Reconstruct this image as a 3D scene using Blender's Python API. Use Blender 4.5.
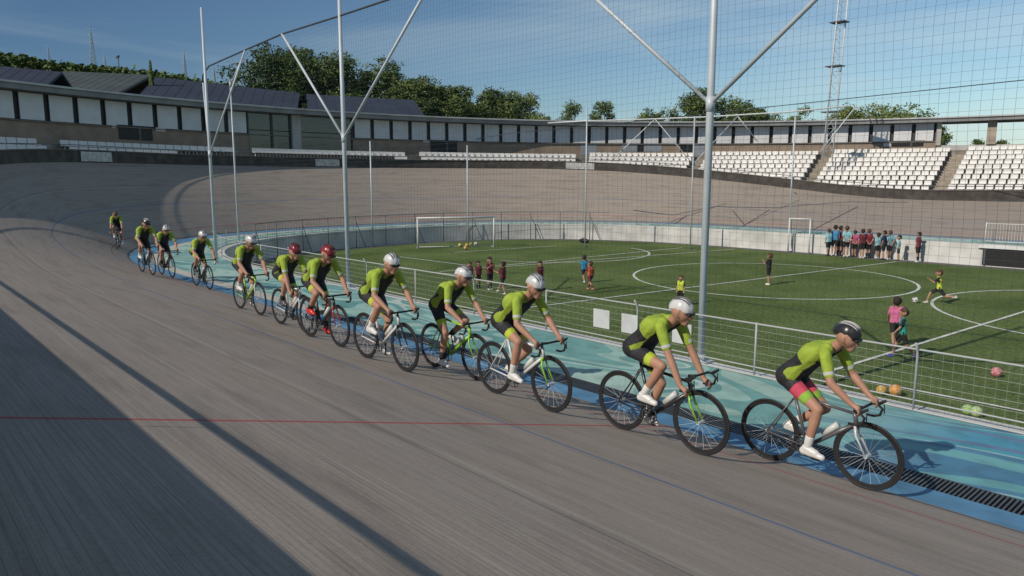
import bpy, bmesh, math, random
from mathutils import Vector, Matrix, Quaternion
random.seed(7)
R_ = math.radians
scene = bpy.context.scene
for o in list(bpy.data.objects): bpy.data.objects.remove(o)
COL = scene.collection

# ------------------------------------------------------------------ camera
FPX = 730.0; HOR = 180.0; VPX = -150.0
PITCH = math.atan((288-HOR)/FPX)
AZ = math.atan((512-VPX)/(FPX/math.cos(PITCH)))
CF = Vector((-math.cos(AZ)*math.cos(PITCH), math.sin(AZ)*math.cos(PITCH), -math.sin(PITCH)))
CR = CF.cross(Vector((0,0,1))).normalized(); CU = CR.cross(CF)
CP = Vector((0,0,3.15))
cam = bpy.data.cameras.new("camera"); camo = bpy.data.objects.new("camera", cam); COL.objects.link(camo)
cam.sensor_width = 36; cam.lens = FPX*36/1024; cam.clip_end = 5000; cam.clip_start = 0.05
mw = Matrix((CR, CU, -CF)).transposed().to_4x4(); mw.translation = CP; camo.matrix_world = mw
scene.camera = camo
scene.render.resolution_x = 1024; scene.render.resolution_y = 576
def ray(x, y): return CF*FPX + CR*(x-512) - CU*(y-288)
def un(x, y, z):                      # surveyed point: where the sight line meets the level z
    d = ray(x, y); return CP + d*((z-CP.z)/d.z)
def ony(x, y, Y):
    d = ray(x, y); return CP + d*(Y/d.y)
def atd(x, y, dep): return CP + ray(x, y)*(dep/FPX)

# ------------------------------------------------------------------ light
SUN_EL = R_(36); TR = Vector((0.10, 0.995, 0)).normalized()
LD = (TR*math.cos(SUN_EL) + Vector((0,0,-math.sin(SUN_EL)))).normalized()
w = bpy.data.worlds.new("World"); scene.world = w; w.use_nodes = True
nt = w.node_tree; nt.nodes.clear()
def N(nt, t, **k):
    n = nt.nodes.new(t)
    for a, b in k.items(): setattr(n, a, b)
    return n
out = N(nt, 'ShaderNodeOutputWorld'); bg = N(nt, 'ShaderNodeBackground'); sky = N(nt, 'ShaderNodeTexSky')
sky.sky_type = 'NISHITA'; sky.sun_disc = False; sky.sun_elevation = SUN_EL; sky.sun_rotation = R_(180+5.7)
sky.air_density = 1.0; sky.dust_density = 0.6; sky.ozone_density = 2.2; sky.altitude = 100
tc = N(nt, 'ShaderNodeTexCoord'); mp = N(nt, 'ShaderNodeMapping'); mp.inputs['Scale'].default_value = (1.2, 1.2, 9.0)
mp.inputs['Rotation'].default_value = (R_(6), R_(-5), 0)
no = N(nt, 'ShaderNodeTexNoise'); no.inputs['Scale'].default_value = 1.7; no.inputs['Detail'].default_value = 5; no.inputs['Distortion'].default_value = .5
rp = N(nt, 'ShaderNodeValToRGB'); rp.color_ramp.elements[0].position = .43; rp.color_ramp.elements[1].position = .70
rp.color_ramp.elements[1].color = (.55,.55,.55,1)
mx = N(nt, 'ShaderNodeMixRGB'); mx.inputs[2].default_value = (6.4, 6.8, 7.1, 1)
L = nt.links.new
L(tc.outputs['Generated'], mp.inputs[0]); L(mp.outputs[0], no.inputs['Vector']); L(no.outputs['Fac'], rp.inputs[0])
vd = N(nt, 'ShaderNodeVectorMath', operation='DOT_PRODUCT'); vd.inputs[1].default_value = (.6, .8, 0); L(tc.outputs['Generated'], vd.inputs[0])
mrs = N(nt, 'ShaderNodeMapRange'); mrs.inputs[1].default_value = -.65; mrs.inputs[2].default_value = .8; L(vd.outputs['Value'], mrs.inputs[0])
tint = N(nt, 'ShaderNodeMixRGB'); tint.inputs[1].default_value = (.24,.35,.48,1); tint.inputs[2].default_value = (.92,1.0,.95,1); L(mrs.outputs[0], tint.inputs[0])
mul = N(nt, 'ShaderNodeMixRGB'); mul.blend_type = 'MULTIPLY'; mul.inputs[0].default_value = 1
L(rp.outputs[0], mx.inputs[0]); L(sky.outputs[0], mx.inputs[1]); L(mx.outputs[0], mul.inputs[1]); L(tint.outputs[0], mul.inputs[2]); L(mul.outputs[0], bg.inputs[0]); L(bg.outputs[0], out.inputs[0])
bg.inputs[1].default_value = 0.115
sl = bpy.data.lights.new("sun", 'SUN'); sl.energy = 3.6; sl.angle = R_(0.5); sl.color = (1, .90, .77)
so = bpy.data.objects.new("sun", sl); COL.objects.link(so); so.rotation_euler = LD.to_track_quat('-Z', 'Y').to_euler()
scene.view_settings.view_transform = 'Standard'; scene.view_settings.look = 'None'
scene.view_settings.exposure = 0.0; scene.view_settings.gamma = 1

# ------------------------------------------------------------------ materials
MATS = {}
def mat(name, col, rough=.7, metal=0, var=.12, scale=6, bump=0, spec=.4, coord='Object', emit=None, bscale=None):
    if name in MATS: return MATS[name]
    m = bpy.data.materials.new(name); m.use_nodes = True; t = m.node_tree; b = t.nodes['Principled BSDF']
    b.inputs['Roughness'].default_value = rough; b.inputs['Metallic'].default_value = metal
    b.inputs['Specular IOR Level'].default_value = spec
    tc = N(t, 'ShaderNodeTexCoord'); n = N(t, 'ShaderNodeTexNoise'); n.inputs['Scale'].default_value = scale; n.inputs['Detail'].default_value = 5
    t.links.new(tc.outputs[coord], n.inputs['Vector'])
    r = N(t, 'ShaderNodeValToRGB'); r.color_ramp.elements[0].position = .3; r.color_ramp.elements[1].position = .7
    r.color_ramp.elements[0].color = tuple(c*(1-var) for c in col)+(1,)
    r.color_ramp.elements[1].color = tuple(min(1, c*(1+var)) for c in col)+(1,)
    t.links.new(n.outputs['Fac'], r.inputs[0]); t.links.new(r.outputs[0], b.inputs['Base Color'])
    if bump:
        n2 = N(t, 'ShaderNodeTexNoise'); n2.inputs['Scale'].default_value = bscale or scale*5; n2.inputs['Detail'].default_value = 4
        t.links.new(tc.outputs[coord], n2.inputs['Vector'])
        bp = N(t, 'ShaderNodeBump'); bp.inputs['Strength'].default_value = bump; bp.inputs['Distance'].default_value = .02
        t.links.new(n2.outputs['Fac'], bp.inputs['Height']); t.links.new(bp.outputs[0], b.inputs['Normal'])
    MATS[name] = m; return m
M_white_paint = mat('white painted steel', (.62,.64,.64), .45, 0, .08, 3)
M_galv = mat('grey painted steel', (.50,.55,.58), .5, .1, .1, 2)
M_galv_dark = mat('dark steel', (.09,.10,.11), .5, .3, .15, 3)
M_rope = mat('black net cord', (.05,.065,.08), .8, 0, .1, 3)
M_conc = mat('pale concrete', (.43,.42,.40), .9, 0, .22, .8, .3)
M_wallwhite = mat('stained white wall', (.56,.56,.54), .9, 0, .22, .9, .3)
M_tan = mat('tan masonry', (.30,.235,.175), .9, 0, .18, 1.2, .5, bscale=14)
M_step = mat('weathered step concrete', (.24,.215,.18), .95, 0, .28, 1.6, .4)
M_rubber = mat('black rubber', (.02,.02,.022), .6, 0, .2, 20)
M_black = mat('black', (.018,.018,.02), .5, 0, .2, 8)
M_panel = mat('white cladding', (.66,.67,.68), .7, 0, .07, 1.5)
M_fascia = mat('roof fascia', (.23,.235,.235), .8, 0, .2, 1.0)
M_rooftop = mat('roof edge trim', (.45,.46,.46), .7, 0, .15, 1.0)
M_greydoor = mat('grey metal door', (.28,.31,.34), .6, 0, .1, 2)
M_parapet = mat('dark rim boards', (.065,.058,.052), .9, 0, .35, 2.2, .4)
M_navyroof = mat('slate blue metal roof', (.030,.038,.060), .7, .0, .15, .4)
M_greyroof = mat('grey green metal roof', (.055,.068,.07), .75, 0, .15, .4)
M_seat = mat('white seat plastic', (.66,.65,.62), .5, 0, .09, .35, coord='Object')
M_skin = mat('skin', (.42,.23,.155), .55, 0, .08, 9)
M_hair = mat('dark hair', (.03,.02,.015), .7, 0, .3, 40)
M_brownhair = mat('brown hair', (.09,.05,.03), .7, 0, .3, 40)

def link(nt, a, b): nt.links.new(a, b)
# track timber: u = metres along, v = metres up the banking
def track_mat():
    m = bpy.data.materials.new('weathered track boards'); m.use_nodes = True; t = m.node_tree; b = t.nodes['Principled BSDF']
    b.inputs['Roughness'].default_value = .75; b.inputs['Specular IOR Level'].default_value = .25
    uv = N(t, 'ShaderNodeUVMap'); uv.uv_map = 'uv'
    sx = N(t, 'ShaderNodeSeparateXYZ'); link(t, uv.outputs[0], sx.inputs[0])
    def noise(sc, detail, mapscale, rough=.6):
        mp = N(t, 'ShaderNodeMapping'); mp.inputs['Scale'].default_value = mapscale; link(t, uv.outputs[0], mp.inputs[0])
        n = N(t, 'ShaderNodeTexNoise'); n.inputs['Scale'].default_value = sc; n.inputs['Detail'].default_value = detail; n.inputs['Roughness'].default_value = rough
        link(t, mp.outputs[0], n.inputs['Vector']); return n.outputs['Fac']
    def math_(op, a, b_=None, c=None):
        n = N(t, 'ShaderNodeMath'); n.operation = op
        for i, v in enumerate((a, b_, c)):
            if v is None: continue
            if isinstance(v, (int, float)): n.inputs[i].default_value = v
            else: link(t, v, n.inputs[i])
        return n.outputs[0]
    def mixc(f, c1, c2, mode='MIX'):
        n = N(t, 'ShaderNodeMixRGB'); n.blend_type = mode
        for i, v in zip((0,1,2), (f, c1, c2)):
            if isinstance(v, (int, float)): n.inputs[i].default_value = v
            elif isinstance(v, tuple): n.inputs[i].default_value = v+(1,)
            else: link(t, v, n.inputs[i])
        return n.outputs[0]
    big = noise(.35, 4, (.5, 1, 1)); mid = noise(1, 6, (.35, 9, 1), .7); fine = noise(1, 4, (.8, 60, 1), .75); speck = noise(30, 4, (1,1,1), .8)
    # each board strip has its own tone
    strip = math_('FLOOR', math_('MULTIPLY', sx.outputs[1], 22.0))
    seg = math_('FLOOR', math_('ADD', math_('MULTIPLY', sx.outputs[0], .28), math_('MULTIPLY', strip, .37)))
    cb = N(t, 'ShaderNodeCombineXYZ'); link(t, strip, cb.inputs[0]); link(t, seg, cb.inputs[1])
    wn = N(t, 'ShaderNodeTexWhiteNoise'); wn.noise_dimensions = '2D'; link(t, cb.outputs[0], wn.inputs['Vector'])
    col = mixc(mid, (.250,.218,.188), (.405,.360,.315))
    col = mixc(math_('MULTIPLY', wn.outputs['Value'], .30), col, (.22,.19,.165))
    col = mixc(math_('MULTIPLY', math_('SUBTRACT', big, .3), .8), col, (.39,.32,.26))
    r = N(t, 'ShaderNodeValToRGB'); r.color_ramp.elements[0].position = .36; r.color_ramp.elements[1].position = .56
    r.color_ramp.elements[0].color = (.80,.79,.79,1); r.color_ramp.elements[1].color = (1.05,1.04,1.02,1); link(t, fine, r.inputs[0])
    col = mixc(.85, col, r.outputs[0], 'MULTIPLY')
    r2 = N(t, 'ShaderNodeValToRGB'); r2.color_ramp.elements[0].position = .3; r2.color_ramp.elements[1].position = .6
    r2.color_ramp.elements[0].color = (.8,.8,.8,1); r2.color_ramp.elements[1].color = (1.06,1.06,1.06,1); link(t, speck, r2.inputs[0])
    col = mixc(.7, col, r2.outputs[0], 'MULTIPLY')
    gap = math_('LESS_THAN', math_('FRACT', math_('MULTIPLY', sx.outputs[1], 22.0)), .1)
    col = mixc(math_('MULTIPLY', gap, .32), col, (.05,.045,.04))
    stain = noise(1, 5, (.55, 2.2, 1), .65)
    r3 = N(t, 'ShaderNodeValToRGB'); r3.color_ramp.elements[0].position = .34; r3.color_ramp.elements[1].position = .50
    r3.color_ramp.elements[0].color = (.66,.65,.64,1); r3.color_ramp.elements[1].color = (1,1,1,1); link(t, stain, r3.inputs[0])
    col = mixc(.55, col, r3.outputs[0], 'MULTIPLY')
    scuff = noise(1, 2, (.22, 26, 1), .5)
    r4 = N(t, 'ShaderNodeValToRGB'); r4.color_ramp.elements[0].position = .70; r4.color_ramp.elements[1].position = .78
    r4.color_ramp.elements[0].color = (0,0,0,1); r4.color_ramp.elements[1].color = (.45,.45,.45,1); link(t, scuff, r4.inputs[0])
    col = mixc(r4.outputs[0], col, (.50,.46,.40))
    # repaired joints: a few pale and dark long seams
    def line(v0, wd, c, f):
        nonlocal col
        k = math_('LESS_THAN', math_('ABSOLUTE', math_('SUBTRACT', sx.outputs[1], v0)), wd/2)
        col = mixc(math_('MULTIPLY', k, f), col, c)
    line(4.32, .05, (.50,.45,.39), .22); line(5.30, .035, (.50,.45,.39), .15); line(4.42, .02, (.07,.06,.055), .5)
    line(.06, .05, (.03,.03,.035), .8)
    line(.70, .045, (.33,.05,.06), .75); line(2.78, .05, (.07,.14,.27), .7)
    ob = N(t, 'ShaderNodeNewGeometry'); so_ = N(t, 'ShaderNodeSeparateXYZ'); link(t, ob.outputs['Position'], so_.inputs[0])
    tr = math_('LESS_THAN', math_('ABSOLUTE', math_('ADD', so_.outputs[0], 5.17)), .022)
    col = mixc(math_('MULTIPLY', tr, .85), col, (.38,.05,.055))
    link(t, col, b.inputs['Base Color'])
    bp = N(t, 'ShaderNodeBump'); bp.inputs['Strength'].default_value = .35; bp.inputs['Distance'].default_value = .008
    link(t, fine, bp.inputs['Height']); link(t, bp.outputs[0], b.inputs['Normal'])
    return m
def mural_mat():
    m = bpy.data.materials.new('painted wave mural'); m.use_nodes = True; t = m.node_tree; b = t.nodes['Principled BSDF']
    b.inputs['Roughness'].default_value = .6; b.inputs['Specular IOR Level'].default_value = .3
    g = N(t, 'ShaderNodeNewGeometry'); mp = N(t, 'ShaderNodeMapping'); mp.inputs['Scale'].default_value = (.34, .62, 1); link(t, g.outputs['Position'], mp.inputs[0])
    n = N(t, 'ShaderNodeTexNoise'); n.inputs['Scale'].default_value = .75; n.inputs['Detail'].default_value = .4; n.inputs['Distortion'].default_value = .8
    link(t, mp.outputs[0], n.inputs['Vector'])
    def ramp(cols):
        r = N(t, 'ShaderNodeValToRGB'); r.color_ramp.interpolation = 'CONSTANT'
        while len(r.color_ramp.elements) < len(cols): r.color_ramp.elements.new(.5)
        for e, (p, c) in zip(r.color_ramp.elements, cols): e.position = p; e.color = c+(1,)
        link(t, n.outputs['Fac'], r.inputs[0]); return r
    a = ramp([(0,(.34,.50,.44)), (.38,(.17,.37,.35)), (.44,(.33,.52,.46)), (.485,(.15,.34,.33)), (.53,(.48,.58,.52)), (.55,(.22,.43,.40)), (.61,(.38,.55,.48))])
    c = ramp([(0,(.08,.30,.43)), (.38,(.13,.22,.35)), (.44,(.07,.33,.42)), (.49,(.32,.50,.50)), (.505,(.09,.24,.37)), (.55,(.16,.40,.43)), (.61,(.08,.22,.34))])
    sx = N(t, 'ShaderNodeSeparateXYZ'); link(t, g.outputs['Position'], sx.inputs[0])
    mr = N(t, 'ShaderNodeMapRange'); mr.inputs[1].default_value = -4.6; mr.inputs[2].default_value = -2.6; link(t, sx.outputs[0], mr.inputs[0])
    mx = N(t, 'ShaderNodeMixRGB'); link(t, mr.outputs[0], mx.inputs[0]); link(t, a.outputs[0], mx.inputs[1]); link(t, c.outputs[0], mx.inputs[2])
    d = N(t, 'ShaderNodeTexNoise'); d.inputs['Scale'].default_value = 3; d.inputs['Detail'].default_value = 6; link(t, g.outputs['Position'], d.inputs['Vector'])
    r = N(t, 'ShaderNodeValToRGB'); r.color_ramp.elements[0].color = (.72,.73,.72,1); r.color_ramp.elements[0].position = .36; r.color_ramp.elements[1].position = .56; link(t, d.outputs['Fac'], r.inputs[0])
    m2 = N(t, 'ShaderNodeMixRGB'); m2.blend_type = 'MULTIPLY'; m2.inputs[0].default_value = .8; link(t, mx.outputs[0], m2.inputs[1]); link(t, r.outputs[0], m2.inputs[2])
    link(t, m2.outputs[0], b.inputs['Base Color']); return m
def grass_mat():
    m = bpy.data.materials.new('worn grass'); m.use_nodes = True; t = m.node_tree; b = t.nodes['Principled BSDF']
    b.inputs['Roughness'].default_value = .95; b.inputs['Specular IOR Level'].default_value = .1
    g = N(t, 'ShaderNodeNewGeometry')
    def nz(s, d, sc=(1,1,1)):
        mp = N(t, 'ShaderNodeMapping'); mp.inputs['Scale'].default_value = sc; link(t, g.outputs['Position'], mp.inputs[0])
        n = N(t, 'ShaderNodeTexNoise'); n.inputs['Scale'].default_value = s; n.inputs['Detail'].default_value = d; link(t, mp.outputs[0], n.inputs['Vector']); return n.outputs['Fac']
    r = N(t, 'ShaderNodeValToRGB'); r.color_ramp.elements[0].position = .35; r.color_ramp.elements[1].position = .65
    r.color_ramp.elements[0].color = (.098,.142,.044,1); r.color_ramp.elements[1].color = (.155,.208,.074,1)
    link(t, nz(.42, 9), r.inputs[0])
    r2 = N(t, 'ShaderNodeValToRGB'); r2.color_ramp.elements[0].position = .3; r2.color_ramp.elements[1].position = .7
    r2.color_ramp.elements[0].color = (.52,.54,.5,1); r2.color_ramp.elements[1].color = (1.2,1.2,1.15,1); link(t, nz(9, 5), r2.inputs[0])
    mx = N(t, 'ShaderNodeMixRGB'); mx.blend_type = 'MULTIPLY'; mx.inputs[0].default_value = 1; link(t, r.outputs[0], mx.inputs[1]); link(t, r2.outputs[0], mx.inputs[2])
    link(t, mx.outputs[0], b.inputs['Base Color'])
    bp = N(t, 'ShaderNodeBump'); bp.inputs['Strength'].default_value = .7; bp.inputs['Distance'].default_value = .03
    link(t, nz(35, 3), bp.inputs['Height']); link(t, bp.outputs[0], b.inputs['Normal']); return m
def glass_mat():
    m = bpy.data.materials.new('tinted window glass'); m.use_nodes = True; b = m.node_tree.nodes['Principled BSDF']
    b.inputs['Base Color'].default_value = (.035,.055,.045,1); b.inputs['Roughness'].default_value = .08; b.inputs['Specular IOR Level'].default_value = .8
    return m
M_track = track_mat(); M_mural = mural_mat(); M_grass = grass_mat(); M_glass = glass_mat()

# ------------------------------------------------------------------ mesh helpers
class MB:
    def __init__(s): s.v = []; s.f = []; s.m = []
    def add(s, vs, fs, mi=0):
        n = len(s.v); s.v += [tuple(v) for v in vs]; s.f += [tuple(i+n for i in f) for f in fs]; s.m += [mi]*len(fs)
    def box(s, c, sz, rz=0, mi=0, mt=None):
        x, y, z = (q/2 for q in sz); q = Matrix.Rotation(rz, 3, 'Z') if mt is None else mt
        vs = [Vector(c)+q@Vector((a*x, b*y, d*z)) for a in (-1,1) for b in (-1,1) for d in (-1,1)]
        s.add(vs, [(0,1,3,2),(4,6,7,5),(0,4,5,1),(2,3,7,6),(0,2,6,4),(1,5,7,3)], mi)
    def tube(s, pts, r, n=6, mi=0, closed=False, cap=True):
        pts = [Vector(p) for p in pts]; m = len(pts); rs = r if isinstance(r, (list, tuple)) else [r]*m
        T = []
        for i in range(m):
            a = pts[i-1] if (i > 0 or closed) else pts[i]; b = pts[(i+1) % m] if (i < m-1 or closed) else pts[i]
            T.append((b-a).normalized())
        u = T[0].orthogonal().normalized(); vs = []
        for i in range(m):
            u = (u - T[i]*u.dot(T[i])); u = u.normalized() if u.length > 1e-6 else T[i].orthogonal().normalized()
            v = T[i].cross(u)
            for k in range(n):
                a = 2*math.pi*k/n; vs.append(pts[i]+(u*math.cos(a)+v*math.sin(a))*rs[i])
        fs = []
        for i in range(m if closed else m-1):
            j = (i+1) % m
            for k in range(n): fs.append((i*n+k, i*n+(k+1) % n, j*n+(k+1) % n, j*n+k))
        if cap and not closed: fs += [tuple(range(n))[::-1], tuple((m-1)*n+k for k in range(n))]
        s.add(vs, fs, mi)
    def sphere(s, c, r, nu=10, nv=7, mi=0, sc=(1,1,1), rot=None, v0=0, v1=1):
        c = Vector(c); vs = []; fs = []
        for j in range(nv+1):
            th = math.pi*(v0+(v1-v0)*j/nv)
            for i in range(nu):
                ph = 2*math.pi*i/nu
                p = Vector((math.sin(th)*math.cos(ph)*sc[0], math.sin(th)*math.sin(ph)*sc[1], math.cos(th)*sc[2]))*r
                if rot: p = rot@p
                vs.append(c+p)
        for j in range(nv):
            for i in range(nu): fs.append((j*nu+i, (j+1)*nu+i, (j+1)*nu+(i+1) % nu, j*nu+(i+1) % nu))
        s.add(vs, fs, mi)
    def capsule(s, a, b, ra, rb, n=10):
        a = Vector(a); b = Vector(b); d = b-a; Ln = d.length
        if Ln < 1e-5: s.sphere(a, ra); return
        d.normalize(); u = d.orthogonal().normalized(); v = d.cross(u); rings = []
        for k in range(1, 5):
            t = -math.cos(k/4*math.pi/2)*ra; rr = math.sin(k/4*math.pi/2)*ra; rings.append((a+d*t, rr))
        for k in range(0, 4):
            t = math.sin(k/4*math.pi/2)*rb; rr = math.cos(k/4*math.pi/2)*rb; rings.append((b+d*t, rr))
        vs = [a-d*ra]; fs = []
        for c, r in rings:
            for k in range(n):
                an = 2*math.pi*k/n; vs.append(c+(u*math.cos(an)+v*math.sin(an))*r)
        vs.append(b+d*rb); m = len(rings)
        for k in range(n): fs.append((0, 1+(k+1) % n, 1+k))
        for i in range(m-1):
            for k in range(n): fs.append((1+i*n+k, 1+i*n+(k+1) % n, 1+(i+1)*n+(k+1) % n, 1+(i+1)*n+k))
        e = 1+m*n
        for k in range(n): fs.append((e, 1+(m-1)*n+k, 1+(m-1)*n+(k+1) % n))
        s.add(vs, fs)
    def build(s, name, mats, parent=None, smooth=False, loc=None, uv=None):
        me = bpy.data.meshes.new(name); me.from_pydata(s.v, [], s.f)
        for m in (mats if isinstance(mats, (list, tuple)) else [mats]): me.materials.append(m)
        if any(s.m): me.polygons.foreach_set('material_index', s.m)
        if smooth: me.polygons.foreach_set('use_smooth', [True]*len(s.f))
        me.update(); o = bpy.data.objects.new(name, me); COL.objects.link(o)
        if parent: o.parent = parent
        if loc is not None: o.location = loc
        return o
def tag(o, label, cat, group=None):
    o['label'] = label; o['category'] = cat
    if group: o['group'] = group
    return o
def struct(o): o['kind'] = 'structure'; return o
def empty(name, loc=(0,0,0), rz=0, label=None, cat=None, group=None):
    o = bpy.data.objects.new(name, None); COL.objects.link(o); o.location = loc; o.rotation_euler = (0,0,rz); o.empty_display_size = .1
    if label: tag(o, label, cat, group)
    return o
def copy_tree(o, parent=None):
    c = o.copy(); COL.objects.link(c)
    if parent: c.parent = parent
    for ch in list(o.children): copy_tree(ch, c)
    return c

# ------------------------------------------------------------------ plan of the velodrome
XB, RB, AB, NE, YC = -25.0, 18.2, 18.8, 2.4, 25.5         # left bend; the right bend mirrors it about XM
XM = -4.0
BC = Vector((-6.0, 26.2)); BR = 46.0; ZR = 8.42             # round building
def plan():
    P = [];
    def bend(sgn, a0):
        out = []
        for i in range(0, 121):
            th = a0 + sgn*math.pi*i/120
            out.append(th)
        return out
    x2 = 2*XM-XB
    n = 60
    for i in range(n): P.append((x2+(XB-x2)*i/n, YC-RB))
    for i in range(140):
        th = -math.pi/2-math.pi*i/140; c, s = math.cos(th), math.sin(th)
        P.append((XB-AB*abs(c)**(2/NE), YC+RB*math.copysign(abs(s)**(2/NE), s)))
    for i in range(n): P.append((XB+(x2-XB)*i/n, YC+RB))
    for i in range(140):
        th = math.pi/2-math.pi*i/140; c, s = math.cos(th), math.sin(th)
        P.append((x2+AB*abs(c)**(2/NE), YC+RB*math.copysign(abs(s)**(2/NE), s)))
    # resample evenly and smooth
    P = [Vector(p) for p in P]
    L_ = [0]
    for i in range(len(P)): L_.append(L_[-1]+(P[(i+1) % len(P)]-P[i]).length)
    tot = L_[-1]; M = 480; Q = []; j = 0
    for k in range(M):
        s = tot*k/M
        while L_[j+1] < s: j += 1
        f = (s-L_[j])/max(1e-9, L_[j+1]-L_[j]); Q.append(P[j].lerp(P[(j+1) % len(P)], f))
    for _ in range(14): Q = [(Q[i-1]+Q[i]*2+Q[(i+1) % M])/4 for i in range(M)]
    return Q, tot
PL, PTOT = plan(); NP = len(PL)
NRM = []
for i in range(NP):
    t = (PL[(i+1) % NP]-PL[i-1]).normalized(); NRM.append(Vector((-t.y, t.x)))
# direction must be outward
c0 = sum(PL, Vector((0,0)))/NP
if (PL[0]-c0).dot(NRM[0]) < 0: NRM = [-n for n in NRM]
CUR = []
for i in range(NP):
    a = (PL[i]-PL[i-3]); b = (PL[(i+3) % NP]-PL[i]); CUR.append(abs(a.angle_signed(b)) if a.length and b.length else 0)
def sst(a, b, x): x = max(0, min(1, (x-a)/(b-a))); return x*x*(3-2*x)
def bankf(i):                           # 0 on the straights, 1 in the bends
    x = PL[i].x; return sst(13, 37, abs(x-XM))
def off(i, d): i %= NP; return PL[i]+NRM[i]*d
def prof(i):                            # (horizontal width, rise)
    k = bankf(i); return 7.33+(5.0-7.33)*k, 1.76+(3.95-1.76)*k
ZA = 0.10
def rim(i, extra=0):
    w_, h_ = prof(i % NP); p = off(i, w_+extra); return Vector((p.x, p.y, ZA+.02+h_))
def sweep(name, rows, m, parent=None, uvs=None, closed=True, smooth=True, keep=None):
    """rows(i) -> list of Vector3 for section i"""
    mb = MB(); K = len(rows(0))
    for i in range(NP): mb.v += [tuple(p) for p in rows(i)]
    for i in range(NP):
        j = (i+1) % NP
        if keep and not (keep(i) and keep(j)): continue
        for k in range(K-1): mb.f.append((i*K+k, j*K+k, j*K+k+1, i*K+k+1)); mb.m.append(0)
    o = mb.build(name, m, parent, smooth); return o
def v3(p, z): return Vector((p.x, p.y, z))
def track_rows(i):
    w_, h_ = prof(i); out = []
    for k in range(13):
        f = k/12; out.append(v3(off(i, w_*f), ZA+.02+h_*(f if True else f)))
    return out
trk = struct(sweep('track', track_rows, M_track))
uvl = trk.data.uv_layers.new(name='uv'); K = 13
for p in trk.data.polygons:
    i0 = p.index//(K-1)
    for li in p.loop_indices:
        vi = trk.data.loops[li].vertex_index; i, k = divmod(vi, K); ii = i
        if i0 == NP-1 and i == 0: ii = NP
        w_, h_ = prof(i); uvl.data[li].uv = (ii*PTOT/NP, math.hypot(w_, h_)*k/12)
# blue band: 0.45 m flat strip; widens in the bends
M_band = mat('blue painted band', (.085,.22,.36), .6, 0, .22, 2.5)
M_cream = mat('cream edge strip', (.46,.44,.38), .8, 0, .12, 2)
M_gutter = mat('dark gutter', (.045,.052,.06), .8, 0, .2, 6)
def bw(i): return .42 + .75*sst(20, 36, -(PL[i].x-XM))
struct(sweep('cote_band', lambda i: [v3(off(i, -bw(i)), ZA), v3(off(i, .0), ZA+.02)], M_band))
struct(sweep('drain_channel', lambda i: [v3(off(i, -bw(i)-.44), ZA-.02), v3(off(i, -bw(i)-.42), ZA-.06), v3(off(i, -bw(i)-.02), ZA-.06), v3(off(i, -bw(i)), ZA)], M_gutter, keep=lambda i: PL[i].y < 8.5 and PL[i].x > -15.5))
struct(sweep('kerb_strip', lambda i: [v3(off(i, -bw(i)-.44), ZA-.02), v3(off(i, -bw(i)), ZA)], M_cream, keep=lambda i: not (PL[i].y < 8.5 and PL[i].x > -15.5)))
# grate bars over the drain channel on the near straight
gr = MB()
x = -13.0
while x < 8:
    y0 = 7.72; gr.box((x, y0+.22, ZA-.024), (.020, .38, .03)); x += .042
g_ = gr.build('drain_grate', M_galv_dark); tag(g_, 'dark slotted steel drain grate along the blue band below the mural', 'drain grate')
def apw(i): return 3.35-1.60*sst(9, 34, PL[i % NP].y)
struct(sweep('mural_apron', lambda i: [v3(off(i, -apw(i)), 0.0), v3(off(i, -(bw(i)+.44+apw(i))/2), .04), v3(off(i, -bw(i)-.44), ZA-.02)], M_mural))
FZ = -1.1
wall_in = sweep('retaining_wall', lambda i: [v3(off(i, -apw(i)-.30), FZ-.05), v3(off(i, -apw(i)-.30), -.006), v3(off(i, -apw(i)-.002), -.006)], M_wallwhite, smooth=False)
tag(wall_in, 'stained white concrete retaining wall dropping from the track apron to the pitch', 'retaining wall')
# pitch sheet
pm = MB(); ring = [v3(off(i, -apw(i)-.29), FZ) for i in range(NP)]; pm.v = [tuple(p) for p in ring]; pm.f = [tuple(range(NP))]; pm.m = [0]
struct(pm.build('pitch_grass', M_grass))
M_path = mat('grey perimeter path', (.12,.12,.115), .95, 0, .2, 2, .3)
struct(sweep('perimeter_path', lambda i: [v3(off(i, -apw(i)-1.1), FZ+.004), v3(off(i, -apw(i)-.31), FZ+.004)], M_path))
# ------------------------------------------------------------------ pitch markings
M_line = mat('white pitch paint', (.62,.64,.58), .9, 0, .2, 5)
lm = MB()
def stroke(pts, wd=.10, z=FZ+.009):
    pts = [Vector((p[0], p[1])) for p in pts]; vs = []
    for i, p in enumerate(pts):
        a = pts[max(0, i-1)]; b = pts[min(len(pts)-1, i+1)]; t = (b-a).normalized(); n = Vector((-t.y, t.x))*wd/2
        vs += [(p.x+n.x, p.y+n.y, z), (p.x-n.x, p.y-n.y, z)]
    lm.add(vs, [(2*i, 2*i+1, 2*i+3, 2*i+2) for i in range(len(pts)-1)])
def arc(cx, cy, r, a0, a1, n=64, z=FZ+.009): stroke([(cx+r*math.cos(R_(a0+(a1-a0)*k/n)), cy+r*math.sin(R_(a0+(a1-a0)*k/n))) for k in range(n+1)], .11, z)
def pl(*px, z=FZ+.009):  stroke([un(a, b, FZ)[:2] for a, b in px], .1, z)
arc(-16.1, 29.5, 5.8, 0, 360); arc(-3.3, 29.5, 5.9, 90, 270, z=FZ+.013)
arc(-30.6, 30.8, 5.6, -75, 75, z=FZ+.013)
pl((520, 309), (908, 260.5), z=FZ+.017); pl((824, 373.5), (1060, 301), z=FZ+.017); pl((824, 373.5), (1060, 419), z=FZ+.021)
pl((440, 272), (682, 248), z=FZ+.021); pl((505, 267), (735, 249.5), z=FZ+.025); pl((455, 252.5), (556, 246), z=FZ+.017)
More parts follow.
